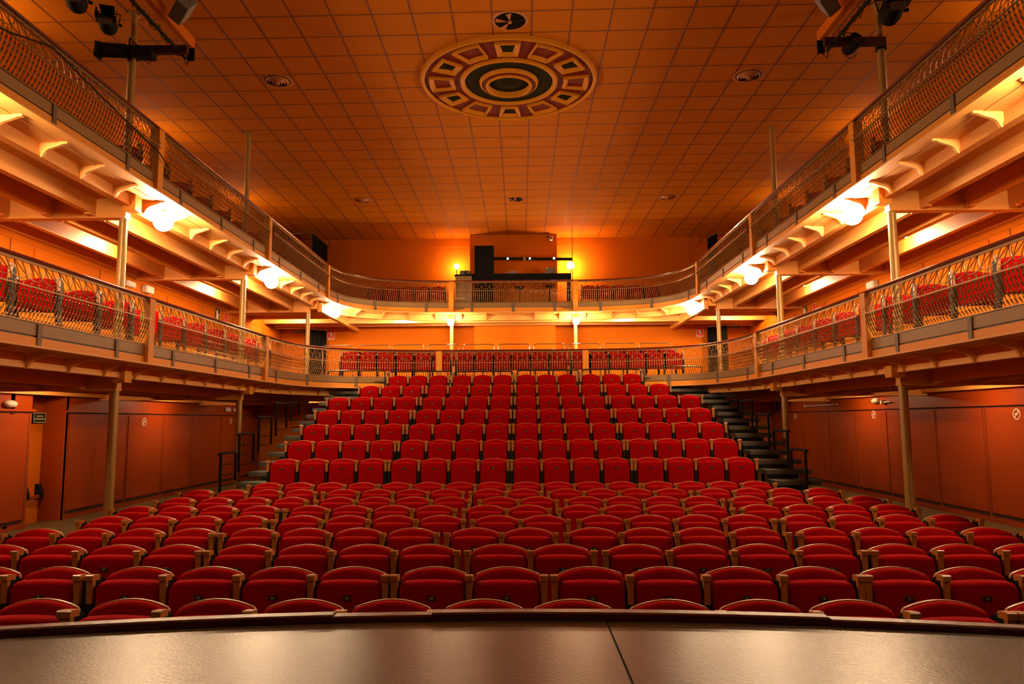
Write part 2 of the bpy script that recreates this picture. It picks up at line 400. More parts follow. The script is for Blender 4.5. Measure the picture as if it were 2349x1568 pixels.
bal_long = twisted(-.34, -.665, 5, .021, .008).mesh('baluster', 'iron', 0)
ms = twisted(-.345, -.665, 5, .021, .008); ms.tube([(0, bar_prof(-.30), -.295), (0, bar_prof(-.345), -.345)], .007, 6); ms.box(-.019, .019, bar_prof(-.29)-.006, bar_prof(-.29)+.006, -.297, -.289)
bal_short = ms.mesh('baluster_capped', 'iron', 0)

PAN = {'upper': ['left side nearest the stage', 'left side second bay', 'left side third bay up to the bend', 'around the left rear bend', 'middle of the rear at the control desk', 'around the right rear bend', 'right side third bay before the bend', 'right side second bay', 'right side nearest the stage'],
       'lower': ['left side nearest the stage', 'left side between the two ochre posts', 'curving from the left side to the rear', 'middle of the rear', 'curving from the rear to the right side', 'right side between the two ochre posts', 'right side nearest the stage']}
def build_level(key):
    L = LEV[key]; pa = L['path']; R = L['rail']; Z = L['ledge']; nm = L['name']
    P_, N_ = pa.seg(0, pa.len, .1)
    h = thing('handrail', 'long polished dark red wooden handrail running round the whole '+nm, 'handrail')
    obj('rail_cap', MB().sweep([(-.045, R-.035), (-.05, R-.015), (-.03, R), (.03, R), (.05, R-.015), (.045, R-.035)], P_, N_), 'handrail', h, 40)
    g = thing('gallery_front', 'cream corbelled front with grey apron band below the railing of the '+nm, 'balcony')
    obj('ledge', MB().sweep([(.12, Z-.022), (.12, Z), (-.42, Z), (-.42, Z-.022)], P_, N_), 'cream', g, 30)
    obj('fascia_board', MB().sweep([(-.33, Z-.02), (-.33, Z-.145), (-.315, Z-.15), (-.315, Z-.195), (-.43, Z-.195), (-.43, Z-.02)], P_, N_), 'cream', g, 30)
    obj('ledge_bead', MB().sweep([(-.12, Z-.022), (-.12, Z-.031), (-.33, Z-.031), (-.33, Z-.022)], P_, N_), 'cream', g, 30)
    obj('lower_panel', MB().sweep([(0, Z), (0, R-.835), (-.02, R-.835), (-.02, Z)], P_, N_), 'post', g, 30)
    obj('apron_band', MB().sweep([(-.005, R-.815), (-.005, R-.685), (-.02, R-.685), (-.02, R-.815)], P_, N_), 'apron', g, 30)
    obj('apron_backing', MB().sweep([(-.022, Z), (-.022, R-.69), (-.03, R-.69), (-.03, Z)], P_, N_), 'strap', g, 30)
    ts = [pa.find(x+XC, y) for x, y in L['posts']]
    post = MB().bbox(-.075, .075, -.075, .06, Z-R-.02, -.036, .004)
    post.bbox(-.09, .09, -.42, -.24, Z-R-.26, Z-R-.023, .004)
    pm = post.mesh('post', 'post', 0)
    for t in ts:
        p, n_ = pa.at(t); link('post', pm, g, (p.x, p.y, R), atan2(n_.y, n_.x)-pi/2)
    # corbels
    cb = [(-.33, -.034), (-.12, -.034), (-.12, -.024), (.04, -.024), (.055, -.038), (.04, -.052), (.0, -.052), (-.05, -.072), (-.13, -.098), (-.20, -.118), (-.245, -.145), (-.268, -.18), (-.285, -.215), (-.305, -.228), (-.33, -.21)]
    cm = MB().prism([(-.33+(a+.33)*.84, b*.9) for a, b in cb], 'x', -.02, .02).mesh('corbel', 'cream', 0)
    sm = MB().box(-.035, .035, -.004, .012, Z-R+.003, -.683).mesh('apron_strap', 'strap', 0)
    edges = [0.35]+ts+[pa.len-.35]
    for a, b in zip(edges, edges[1:]):
        N = max(1, round((b-a)/.757))
        for k in range(N):
            t = a+(b-a)*(k+.38)/N; p, n_ = pa.at(t)
            link('corbel', cm, g, (p.x, p.y, Z), atan2(n_.y, n_.x)-pi/2)
        N2 = max(1, round((b-a)/1.5))
        for k in range(N2):
            t = a+(b-a)*(k+.5)/N2; p, n_ = pa.at(t); link('apron_strap', sm, g, (p.x, p.y, R), atan2(n_.y, n_.x)-pi/2)
    # little slots between corbels
    sl = MB()
    # railing panels
    for i, (a, b) in enumerate(zip(ts, ts[1:])):
        a += .085; b -= .085
        pt, nt_ = pa.seg(a, b, .1)
        pn = thing('railing_panel', 'pot-bellied iron railing of the %s, %s' % (nm, PAN[key][i]), 'railing', group='iron railing panels')
        obj('top_band', MB().sweep([(-.004, R-.038), (.010, R-.038), (.010, R-.072), (-.004, R-.072)], pt, nt_), 'iron', pn, 30)
        o = bar_prof(-.33); obj('mid_rail', MB().sweep([(o-.008, R-.322), (o+.006, R-.322), (o+.006, R-.338), (o-.008, R-.338)], pt, nt_), 'iron', pn, 30)
        obj('bottom_rail', MB().sweep([(-.055, R-.664), (-.0, R-.664), (-.0, R-.676), (-.055, R-.676)], pt, nt_), 'iron', pn, 30)
        n_p = max(8, round((b-a)/.122)); n_p += n_p % 2; st_ = (b-a)/n_p
        tr = MB()
        def P3(t, z, off=0):
            p, n_ = pa.at(max(a, min(b, t))); oo = bar_prof(z)+off; return (p.x+n_.x*oo, p.y+n_.y*oo, R+z)
        for k in range(1, n_p):
            t = a+k*st_
            tr.tube([P3(t, z) for z in (-.07, -.14, -.2, -.265, -.335)], .0055, 4, False)
        for k in range(-2, n_p+1, 2):      # overlapping hanging arches, four pickets wide
            pts = []
            for j in range(0, 15):
                u = j/14; t = a+(k+4*u)*st_
                if t < a-1e-4 or t > b+1e-4: continue
                pts.append(P3(t, -.07-.20*(1-abs(2*u-1)**2.2), .006))
            if len(pts) > 2: tr.tube(pts, .0055, 4, False)
        obj('tracery', tr, 'iron', pn, 40)
        first = None
        for k in range(1, 2*n_p):
            t = a+k*st_/2; p, n_ = pa.at(t)
            link('baluster', bal_long if k % 2 == 0 else bal_short, pn, (p.x, p.y, R), atan2(n_.y, n_.x)-pi/2)
    # deck and boarded underside
    W_ = L['wall']; y_c = 18.0 if key == 'upper' else 14.0
    ND = MB(); top = MB()
    half = [t for t in [pa.len*i/220 for i in range(221)]]
    inner = []; outer = []; inn2 = []
    per = (YB-y_c)*2+2*W_
    t0 = pa.find(-5+XC, y_c); t1 = pa.find(5+XC, y_c)
    for t in half:
        p, n_ = pa.at(t); q = p-n_*.04; q2 = p-n_*.425; inner.append((q.x, q.y)); inn2.append((q2.x, q2.y))
        if t <= t0: outer.append((-W_+XC, q.y))
        elif t >= t1: outer.append((W_+XC, q.y))
        else:
            s_ = (t-t0)/(t1-t0)*per
            if s_ < YB-y_c: outer.append((-W_+XC, y_c+s_))
            elif s_ < YB-y_c+2*W_: outer.append((-W_+XC+s_-(YB-y_c), YB))
            else: outer.append((W_+XC, YB-(s_-(YB-y_c)-2*W_)))
    nI = len(inner)
    for zz, mb, inn_ in ((L['plank'], ND, inn2), (L['deck'], top, inner)):
        mb.add([(x, y, zz) for x, y in inn_]+[(x, y, zz) for x, y in outer], [(i, i+1, nI+i+1, nI+i) for i in range(nI-1)])
    tag(obj('gallery_soffit', ND, 'plank', None, 0), kind='structure')
    tag(obj('gallery_floor', top, 'step', None, 0), kind='structure')
    # crossbeams and joists
    zb = L['plank']; bh = .265
    for y in [5.55]+COLY:
        for s_ in (-1, 1):
            a_, b_ = sorted((s_*5.44+XC, s_*W_+XC)); bm_ = MB().box(a_, b_, y-.06, y+.06, zb-bh, zb)
            bm_.box(a_, b_, y-.075, y+.075, zb-bh-.02, zb-bh)
            tag(obj('beam', bm_, 'beam', None, 0), kind='structure')
    Yb = [.9, 5.55]+COLY
    for ya, yb_ in zip(Yb, Yb[1:]):
        for s_ in (-1, 1):
            for xj in (5.92, 6.54, 7.17, W_-.06):
                x_ = s_*xj+XC; j = MB().box(x_-.05, x_+.05, ya+.06, yb_-.06, zb-.235, zb)
                if xj < 7.5:
                    j.bbox(x_-.045, x_+.045, ya+.06, ya+.2, zb-.262, zb-.22, .003).bbox(x_-.045, x_+.045, yb_-.2, yb_-.06, zb-.262, zb-.22, .003)
                tag(obj('joist', j, 'beam', None, 0), kind='structure')
    yr0 = COLY[2]
    if key == 'upper':
        for s_ in (-1, 1):
            tag(obj('beam', MB().box(s_*5.2+XC-.06, s_*5.2+XC+.06, yr0+.06, YB, zb-.26, zb), 'beam', None, 0), kind='structure')
            for yj in (20.2, 21.1, 22.1, 22.9):
                a_, b_ = sorted((s_*5.26+XC, s_*W_+XC)); tag(obj('joist', MB().box(a_, b_, yj-.05, yj+.05, zb-.18, zb), 'beam', None, 0), kind='structure')
        for yj in (22.25, 22.95):
            tag(obj('joist', MB().box(-5.14+XC, 5.14+XC, yj-.05, yj+.05, zb-.18, zb), 'beam', None, 0), kind='structure')
    else:
        for yj in (20.0, 21.4, 22.6):
            tag(obj('joist', MB().box(-W_+XC, W_+XC, yj-.05, yj+.05, zb-.18, zb), 'beam', None, 0), kind='structure')
build_level('upper'); build_level('lower')

# ------------------------------------------------------------------ columns
def column(x, y, z0, z1, label):
    c = thing('column', label, 'column', (x, y, 0), group='slender iron columns')
    sh = MB().tube([(0, 0, z0), (0, 0, (z0+z1)/2), (0, 0, z1)], .064, 20, True, .054); obj('shaft', sh, 'column', c, 40)
    obj('collar', MB().lathe([(.06, z1-.02), (.085, z1-.015), (.085, z1), (.0, z1)], (0, 0, 0), 20), 'column', c, 30)
    if z0 < .2: obj('base', MB().lathe([(.0, z0+.001), (.10, z0+.001), (.10, z0+.02), (.07, z0+.05), (.064, z0+.06)], (0, 0, 0), 20), 'column', c, 30)
names = ['nearest the stage', 'second from the stage', 'third from the stage']
for s_, sd in ((-1, 'left'), (1, 'right')):
    for i, y in enumerate(COLY):
        top_ = ZCEIL-.004 if i < 2 else 5.0
        column(s_*5.5+XC, y, floor_z(y)+.0, top_, 'slender hammered bronze column on the %s side, %s' % (sd, names[i]))
    column(s_*1.9+XC, 21.97, 2.92, 5.0, 'cream-lit slender column under the %s rear post of the upper gallery' % sd)

# ------------------------------------------------------------------ lamps
def globe(x, y, z, nx, ny, label, r=.125, mt='globe'):
    hz = LEV['upper']['ledge']-.022-z
    g = thing('globe_lamp', label, 'lamp', (x, y, z), atan2(ny, nx)-pi/2, 'lit globe lamps along the upper gallery front')
    obj('globe', MB().sphere((0, 0, 0), r, 20, 12), mt, g, 60)
    obj('fitting', MB().lathe([(.0, r+.02), (.04, r+.02), (.05, r*.9), (.045, r*.85)], (0, 0, 0), 16), 'cream', g, 30)
    obj('bracket', MB().tube([(0, 0, min(r, hz-.02)), (0, 0, hz)], .014, 8), 'cream', g, 40)
pU = LEV['upper']['path']
for s_, sd in ((-1, 'left'), (1, 'right')):
    for y, w_ in ((1.6, 'beside the stage'), (6.05, 'the one between stage and first column'), (10.62, 'nearest the stage'), (15.4, 'second from the stage')):
        globe(s_*5.2+XC, y, 4.85, -s_, 0, 'glowing globe lamp on the %s side gallery front, %s' % (sd, w_), .07 if y < 3 else .14)
    globe(s_*5.03+XC, 20.2, 4.87, -s_*.9, -.4, 'glowing globe lamp on the %s rear bend of the upper gallery' % sd, .12)
    globe(s_*1.88+XC, 21.45, 4.76, 0, -1, 'glowing globe lamp on the rear gallery front, %s of the two' % sd, .10, 'globe_rear')
def plafon(x, y, z, label, mt='plafon', r=.11):
    g = thing('ceiling_lamp', label, 'lamp', (x, y, z), 0, 'lit bowl lamps under the galleries')
    obj('bowl', MB().lathe([(.0, -.10), (r*.5, -.09), (r*.85, -.055), (r, -.01), (r, 0)], (0, 0, 0), 20), mt, g, 60)
    obj('rim', MB().lathe([(r, -.012), (r+.012, -.012), (r+.012, 0)], (0, 0, 0), 20), 'white', g, 30)
for s_, sd in ((-1, 'left'), (1, 'right')):
    for y, w_ in ((3.35, 'beside the stage front'), (7.9, 'nearest the stage in the hall'), (12.33, 'second from the stage'), (16.86, 'third from the stage')):
        plafon(s_*6.86+XC, y, 5.03, 'lit bowl lamp between joists under the %s upper gallery, %s' % (sd, w_))
        plafon(s_*7.45+XC, y+.0, 2.56, 'lit bowl lamp between joists under the %s lower gallery, %s' % (sd, w_), 'ground', .24 if y < 4 else .11)
    plafon(s_*6.7+XC, 21.45, 5.03, 'lit bowl lamp under the far %s corner of the upper gallery' % sd, 'plafon_rear')
    plafon(s_*3.42+XC, 21.9, 5.03, 'lit bowl lamp under the %s half of the rear upper gallery' % sd, 'plafon_rear')
    plafon(s_*6.3+XC, 20.7, 2.56, 'lit bowl lamp under the far %s corner of the lower gallery' % sd, 'ground')
    for y, w_ in ((9.6, 'nearest the stage'), (14.3, 'second from the stage'), (19.0, 'third from the stage')):
        g = thing('wall_lamp', 'lit box lamp on the %s upper gallery wall, %s' % (sd, w_), 'lamp', (s_*UPW+XC, y, 7.1), 0, 'lit wall lamps of the upper gallery')
        a_, b_ = sorted((-s_*.12, -s_*.02)); obj('shade', MB().bbox(a_, b_, -.11, .11, -.09, .09, .01), 'gallery', g, 0)
        a_, b_ = sorted((-s_*.025, 0)); obj('backplate', MB().box(a_, b_, -.13, .13, -.15, .13), 'white', g, 0)
    g = thing('wall_lamp', 'bright bare lamp beside the %s edge of the rear wall pier' % sd, 'lamp', (s_*1.87+XC, 23.3, 6.87), 0, 'bright lamps flanking the control desk')
    obj('bulb', MB().sphere((0, 0, 0), .12 if s_ > 0 else .085, 18, 10), 'booth', g, 60)
    obj('stem', MB().tube([(0, 0, -.1), (0, 0, -1.6)], .014, 8), 'tube', g, 40)

# ------------------------------------------------------------------ seats
def pillow(outline, y_back, y_front, r, bulge=.008):
    # outline: closed list (x,z); rounded front edge of radius r
    cx = sum(p[0] for p in outline)/len(outline); cz = sum(p[1] for p in outline)/len(outline)
    def inset(d):
        n = len(outline); res = []
        for i in range(n):
            a = Vector(outline[i-1]); b = Vector(outline[i]); c = Vector(outline[(i+1) % n])
            e1 = (b-a).normalized(); e2 = (c-b).normalized()
            nn = Vector((-(e1.y+e2.y), e1.x+e2.x))
            if nn.length < 1e-6: nn = Vector((-e1.y, e1.x))
            nn.normalize(); res.append((b.x+nn.x*d, b.y+nn.y*d))
        return res
    mb = MB(); rings = [[(x, y_back, z) for x, z in outline]]
    for k in range(5):
        a = pi/2*k/4; rings.append([(x, y_front+r*(1-sin(a)), z) for x, z in inset(r*(1-cos(a)))])
    last = rings[-1]
    for q, yy in ((.6, y_front-bulge*.7), (.25, y_front-bulge)):
        rings.append([(cx+(x-cx)*q, yy, cz+(z-cz)*q) for x, y, z in last])
    n = len(outline); vs = [p for rg in rings for p in rg]; fs = []
    for k in range(len(rings)-1):
        for i in range(n): fs.append((k*n+i, k*n+(i+1) % n, (k+1)*n+(i+1) % n, (k+1)*n+i))
    fs.append(tuple(range(n))); fs.append(tuple((len(rings)-1)*n+i for i in range(n)))
    return mb.add(vs, fs)
def arch_outline(hw, z0, zs, zt, rc=.03, rb=.02, n=10):
    # counter-clockwise in (x,z): bottom right -> up -> arch -> down
    pts = []
    for k in range(4): a = -pi/2+pi/2*k/3; pts.append((hw-rb+rb*cos(a), z0+rb+rb*sin(a)))
    for k in range(4): a = (pi/2-.25)*k/3; pts.append((hw-rc+rc*cos(a), zs-rc+rc*sin(a)))
    x1, z1 = pts[-1]
    for k in range(1, n): x = x1-2*x1*k/n; pts.append((x, z1+(zt-z1)*(1-(x/x1)**2)))
    L_ = [(-x, z) for x, z in pts[:8]][::-1]
    return pts+L_
def lean(mb, k=.24):
    mb.v = [(x, y+(z-.86)*k, z) for x, y, z in mb.v]; return mb
bk = arch_outline(.214, .44, .822, .857, .035)
me_back = lean(pillow(bk, -.012, -.055, .022)).mesh('backrest', 'red', 50)
sh_o = arch_outline(.219, .40, .826, .862, .035)
me_shell = lean(MB().prism(sh_o, 'y', -.012, .004)).mesh('back_shell', 'wood', 30)
so = arch_outline(.211, .40, .800, .806, .055)
me_seat = pillow(so, -.125, -.205, .030, .006).mesh('seat_cushion', 'red', 50)
me_pan = MB().box(-.19, .19, -.13, -.11, .42, .76).mesh('seat_pan', 'black', 0)
am = MB().prism([(-.215, .812), (-.135, .804), (-.135, .838), (-.205, .848), (-.215, .842)], 'x', -.026, .026)
am.prism([(-.0215, .811), (.0215, .811), (.018, .665), (-.018, .665)], 'y', -.205, -.175)
me_arm = am.mesh('armrest', 'wood', 0)
me_leg = MB().box(-.017, .017, -.172, -.06, .03, .79).prism([(-.172, .79), (-.06, .79), (-.10, .82), (-.15, .82)], 'x', -.014, .014).box(-.017, .017, -.205, -.17, .30, .665).bbox(-.03, .03, -.24, .0, 0, .03, .004).mesh('side_stand', 'black', 0)
me_plate = MB().bbox(-.027, .027, -.2175, -.2125, .690, .722, .002).mesh('number_plate', 'plate', 0)
NUM = {}
def numeral(n_):
    if n_ not in NUM:
        me = text_mesh('numeral', '\u00b7'+' '+str(n_)+' '+'\u00b7', .023, 'numeral')
        me.transform(Matrix.Translation((0, -.2187, .706)) @ Matrix.Rotation(pi/2, 4, 'X')); NUM[n_] = me
    return NUM[n_]
def make_seat(x, y, z, rz, label, group, num=None, last=False, parts=True, pitch=.487):
    s_ = thing('theatre_seat', label, 'seat', (x, y, z), rz, group)
    link('backrest', me_back, s_); link('back_shell', me_shell, s_); link('seat_cushion', me_seat, s_); link('seat_pan', me_pan, s_)
    for sx in ([-1, 1] if last else [-1]):
        link('armrest', me_arm, s_, (sx*pitch/2, 0, 0)); link('side_stand', me_leg, s_, (sx*pitch/2, 0, 0))
    if parts:
        pl = link('number_plate', me_plate, s_)
        if num is not None: link('numeral', numeral(num), pl)
    return s_
rows = [
('A',4.069,.870,[(-2.512,1),(-1.283,4),(.185,2),(1.668,4),(2.933,1)], [[8],[10,12,14,16],[18,17],[15,13,11,9],[7]]),
('B',4.948,.857,[(-3.221,2),(-1.689,4),(-.185,2),(1.325,4),(3.055,3)], [[6,8],[10,12,14,16],[18,17],[15,13,11,9],[7,5,3]]),
('C',5.826,.850,[(-3.3,4),(-1.307,4),(.221,2),(1.756,4),(3.518,3)], [[2,4,6,8],[10,12,14,16],[18,17],[15,13,11,9],[7,5,3]]),
('D',6.705,.853,[(-3.578,4),(-1.565,4),(-.026,2),(1.516,4),(3.548,4)], None),
('E',7.584,.857,[(-3.409,4),(-1.396,4),(.141,2),(1.696,4),(3.712,4)], None),
('F',8.463,.860,[(-3.585,4),(-1.565,4),(-.013,2),(1.544,4),(3.58,4)], None),
('G',9.342,.867,[(-3.516,4),(-1.466,4),(.114,2),(1.676,4),(3.704,4)], None),
('H',10.221,.883,[(-3.65,4),(-1.614,4),(-.058,2),(1.491,4),(3.522,4)], None),
('I',11.099,.905,[(-2.982,4),(-1.018,4),(.947,4),(2.927,4)], [[2,4,6,8],[10,12,14,16],[15,13,11,9],[7,5,3,1]]),
('1',12.077,1.213,[(-3.032,4),(-1.031,4),(.973,4),(2.974,4)], 0),
('2',12.973,1.496,[(-3.036,4),(-1.029,4),(.979,4),(2.984,4)], 0),
('3',13.868,1.779,[(-3.038,4),(-1.025,4),(.987,4),(3.005,4)], 0),
('4',14.764,2.063,[(-3.038,4),(-1.018,4),(.999,4),(3.019,4)], 0),
('5',15.659,2.354,[(-3.045,4),(-1.013,4),(1.007,4),(3.029,4)], 0),
('6',16.555,2.642,[(-2.801,3),(-1.011,4),(1.013,4),(2.797,3)], 0),
('7',17.450,2.928,[(-2.306,3),(-.766,3),(.778,3),(2.323,3)], 0)]
full = [[2,4,6,8],[10,12,14,16],[18,17],[15,13,11,9],[7,5,3,1]]
ORD = ['first', 'second', 'third', 'fourth', 'fifth', 'sixth', 'seventh', 'eighth', 'ninth']
for ri, (rn, Y, zt, blocks, nums) in enumerate(rows):
    if nums is None: nums = full
    if nums == 0:
        cs = [c for _, c in blocks]; tot = sum(cs)//2; ev = [2*(i+1) for i in range(tot)]; od = [2*i+1 for i in range(tot)][::-1]
        seq = ev+od; nums = []; k = 0
        for c in cs: nums.append(seq[k:k+c]); k += c
    tier = ri >= 9
    S = .482 if not tier else .486
    zb = zt-.862 if ri > 0 else floor_z(Y)+.0
    if not tier: zb = max(zb, floor_z(Y))
    if tier: grp = 'red seats of raised tier %s' % rn; rowtxt = 'on the %s step of the raised stand' % (['lowest', 'second', 'third', 'fourth', 'fifth', 'sixth', 'topmost'][ri-9])
    else: grp = 'red seats of floor row %s' % rn; rowtxt = 'in the %s floor row from the stage' % ORD[ri]
    for (cx, cnt), nn in zip(blocks, nums):
        for k in range(cnt):
            x = cx+(k-(cnt-1)/2)*S
            make_seat(x, Y+SK*x, zb, atan2(SK, 1), 'red tip-up seat with beech armrests numbered %d %s' % (nn[k], rowtxt), grp, nn[k], k == cnt-1, True, S)

# ------------------------------------------------------------------ raised stand (steps and platforms)
TZ = [.351, .634, .917, 1.201, 1.492, 1.780, 2.066]
HW = [(-4.02, 3.98)]*5+[(-3.62, 3.60), (-3.12, 3.12)]
rot = Matrix.Rotation(atan2(SK, 1), 4, 'Z')
STEPW = ['lowest', 'second', 'third', 'fourth', 'fifth', 'sixth', 'topmost']
y_prev = 11.45; rzs = atan2(SK, 1)
for i in range(7):
    y1_ = 12.077+.8955*i+.06; y0_ = y_prev; a_, b_ = HW[i]
    pf = thing('seating_platform', 'black platform carrying the %s tier of red seats' % STEPW[i], 'platform', (0, 0, 0), rzs, 'platforms of the raised stand')
    obj('deck_board', MB().bbox(a_, b_, y0_+.002, y1_, TZ[i]-.06, TZ[i]-.001, .006), 'step', pf, 0)
    obj('riser', MB().box(a_+.02, b_-.02, y0_+.03, y0_+.06, floor_z(11.5) if i == 0 else TZ[i-1]-.05, TZ[i]-.06), 'blackcloth', pf, 0)
    for xx in (a_+.03, b_-.09): obj('support', MB().box(xx, xx+.06, y1_-.12, y1_-.06, .046, TZ[i]-.06), 'black', pf, 0)
    y_prev = y1_
def tread_at(y): return .83+.1435*math.floor((y-12.0)/.44+1e-6)
for s_, sd in ((-1, 'left'), (1, 'right')):
    sf = thing('stair_flight', 'dark narrow steps climbing along the %s edge of the raised stand' % sd, 'stairs', (0, 0, 0), rzs, 'stair flights of the raised stand')
    for k in range(-4, 13):
        z = .83+.1435*k; y = 12.0+.44*k
        xi = 4.04 if y < 16.0 else (3.64 if y < 16.9 else 3.14)
        a_, b_ = sorted((s_*xi, s_*4.79))
        obj('tread', MB().bbox(a_, b_, y, y+.455, z-.075, z, .004), 'step', sf, 0)
        obj('riser', MB().box(*(sorted((s_*xi, s_*4.55))), y+.40, y+.43, z, z+.07), 'blackcloth', sf, 0)
        obj('support', MB().box(*(sorted((s_*4.40, s_*4.46))), y+.1, y+.16, floor_z(y), z-.075), 'black', sf, 0)
def arc_hoop(p0, p1, z0, z1, r=.08, axis='y', x=0, rad=.02):
    # inverted U from (p0,z0) up to z1 and down at p1
    pts = [(p0, z0)]
    for k in range(6): a = pi-pi/2*k/5; pts.append((p0+r+r*cos(a), z1-r+r*sin(a)))
    for k in range(6): a = pi/2-pi/2*k/5; pts.append((p1-r+r*cos(a), z1-r+r*sin(a)))
    pts.append((p1, z0))
    return [(x, p, z) if axis == 'y' else (p, x, z) for p, z in pts]
HR = [(11.86, 12.48, 1.32, .045), (12.62, 13.3, 1.62, .95), (13.54, 14.22, 1.92, 1.2), (14.48, 15.12, 2.2, 1.5), (15.4, 15.95, 2.24, 1.75)]
for s_, sd in ((-1, 'left'), (1, 'right')):
    for i, (y0_, y1_, zt, zb) in enumerate(HR):
        X = s_*4.75
        hr = thing('stair_handrail', 'black tubular stair rail with crossbars on the %s steps, %s' % (sd, ['lowest', 'second lowest', 'middle one', 'second highest', 'highest one'][i]), 'handrail', group='stair rails of the raised stand')
        zbase = tread_at(y0_); zb1 = tread_at(y1_-SK*X)
        pts = [(X, y0_-.09, zt-.012), (X, y0_-.03, zt), (X, y1_-.08, zt)]
        for k in range(1, 6): a = pi/2-pi/2*k/5; pts.append((X, y1_-.08+.08*cos(a), zt-.08+.08*sin(a)))
        pts.append((X, y1_, zb1))
        obj('rail_tube', MB().tube(pts, .022, 10), 'black', hr, 40)
        obj('upright', MB().tube([(X, y0_, zbase), (X, y0_, zt-.005)], .022, 10), 'black', hr, 40)
        for k in range(3):
            zz = zt-.17*(k+1)-.02; obj('crossbar', MB().tube([(X, y0_-.03, zz), (X, y1_+.03, zz)], .008, 6), 'black', hr, 40)
for i, (x0_, x1_, zt) in enumerate([(-4.56, -3.16, 3.06), (-3.07, -1.53, 3.03), (-1.47, -.03, 3.02), (.07, 1.57, 3.04), (1.65, 3.09, 3.05), (3.16, 4.57, 3.11)]):
    t = thing('guard_rail', 'black tubular hoop behind the topmost tier of seats, %s from the left' % ORD[i], 'guard rail', group='guard rails at the back of the raised stand')
    obj('hoop', MB().tube(arc_hoop(x0_, x1_, 2.0 if 0 < i < 5 else 1.9, zt, .07, 'x', 17.60), .019, 8), 'tube', t, 40)
    if i in (0, 5): obj('crossbar', MB().tube([(x0_, 17.6, zt-.28), (x1_, 17.6, zt-.28)], .012, 6), 'tube', t, 40)

# ------------------------------------------------------------------ gallery seats
for key in ('lower', 'upper'):
    L = LEV[key]; dz = L['deck']
    for s_, sd in ((-1, 'left'), (1, 'right')):
        a_, b_ = sorted((s_*5.45+XC, s_*6.6+XC))
        tag(obj('seat_plinth', MB().box(a_, b_, 3.6, 18.5, dz, dz+.10), 'step', None, 0), kind='structure')
        Ys = [8.2, 9.07, 9.94, 10.8, 11.67, 12.52, 13.38, 14.25, 15.1, 15.97, 16.85]
        if key == 'upper': Ys = Ys[3:]+[17.7]
        for i, y in enumerate(Ys):
            y += .06 if s_ > 0 else 0
            k = i if i < 9 else i
            pos = (ORD+['tenth', 'eleventh'])[i]
            make_seat(s_*5.93+XC, y, dz+.10, s_*-.25, 'red seat behind the %s railing of the %s, %s from the stage' % (sd, L['name'], pos), 'side seats of the %s' % L['name'], None, True, True)
st2 = MB().box(-4.9+XC, 4.9+XC, 19.25, 20.25, 2.72, 2.91); tag(obj('seat_plinth', st2, 'step', None, 0), kind='structure')
tag(obj('seat_plinth', MB().box(-5+XC, 5+XC, 20.25, YB, 2.72, 2.95), 'step', None, 0), kind='structure')
def rear_row(xs_, y, z, lab, grp, sp):
    for i, x in enumerate(xs_): make_seat(x, y, z, 0, 'red tip-up seat %s, %s' % (lab, placetxt(i, len(xs_))), grp, None, True, True, sp)
W20 = ['leftmost', 'second', 'third', 'fourth', 'fifth', 'sixth', 'seventh', 'eighth', 'ninth', 'tenth', 'eleventh', 'twelfth', 'thirteenth', 'fourteenth', 'fifteenth', 'sixteenth', 'seventeenth', 'eighteenth', 'nineteenth', 'twentieth', 'twenty-first']
def placetxt(i, n_): return 'leftmost' if i == 0 else ('rightmost' if i == n_-1 else W20[i]+' from the left')
r1 = [-4.3+.482*k for k in range(6)]+[-1.28+.482*k for k in range(6)]+[1.72+.482*k for k in range(6)]
rear_row(r1, 18.85, 2.72, 'in the front rear row of the lower gallery', 'first rear row of the lower gallery', .482)
r2 = [-4.5+.482*k for k in range(19)]
rear_row(r2, 19.9, 2.91, 'in the back rear row of the lower gallery', 'second rear row of the lower gallery', .482)
r3 = [-4.35+.482*k for k in range(5)]+[2.32+.482*k for k in range(5)]
rear_row(r3, 22.35, 5.16, 'behind the rear railing of the upper gallery', 'rear seats of the upper gallery', .482)
for i in range(10):
    x0_ = -5.42+XC+1.0*i+.98-.1
    x0_ = -3.47-2+1.0*i-.0
    t = thing('guard_rail', 'steel hoop rail behind the back row of the lower gallery, %s' % placetxt(i, 10), 'guard rail', group='hoop rails along the rear of the lower gallery')
    obj('hoop', MB().tube(arc_hoop(x0_, x0_+.88, 2.95, 3.975, .08, 'x', 20.35), .013, 8), 'chrome', t, 40)

# ------------------------------------------------------------------ ceiling rosette and vents
ros = thing('ceiling_rosette', 'large round ochre and oxblood plaster rosette with twelve coffers on the ceiling', 'ceiling rosette', (-.02, 12.37, ZCEIL))
def ringmb(r1_, r2_, z0, z1, n=72): return MB().lathe([(r1_, z0), (r1_, z1), (r2_, z1), (r2_, z0)], (0, 0, 0), n)
obj('backing_disc', MB().lathe([(0, 0), (0, -.02), (1.5, -.02), (1.5, 0)], (0, 0, 0), 72), 'rred', ros, 30)
obj('outer_moulding', MB().lathe([(1.447+.06, 0), (1.50, -.05), (1.53, -.075), (1.56, -.06), (1.575, 0)], (0, 0, 0), 72), 'rcream', ros, 40)
obj('middle_moulding', MB().lathe([(.874, -.018), (.865, -.06), (.83, -.075), (.79, -.05), (.784, -.018)], (0, 0, 0), 72), 'rcream', ros, 40)
obj('ornament_band', MB().lathe([(.784, -.024), (.5275, -.024)], (0, 0, 0), 72), 'rgreen', ros, 40)
obj('inner_moulding', MB().lathe([(.5275, -.02), (.515, -.07), (.49, -.09), (.482, -.07)], (0, 0, 0), 64), 'rcream', ros, 40)
obj('red_collar', MB().lathe([(.482, -.07), (.414, -.09)], (0, 0, 0), 64), 'rred', ros, 40)
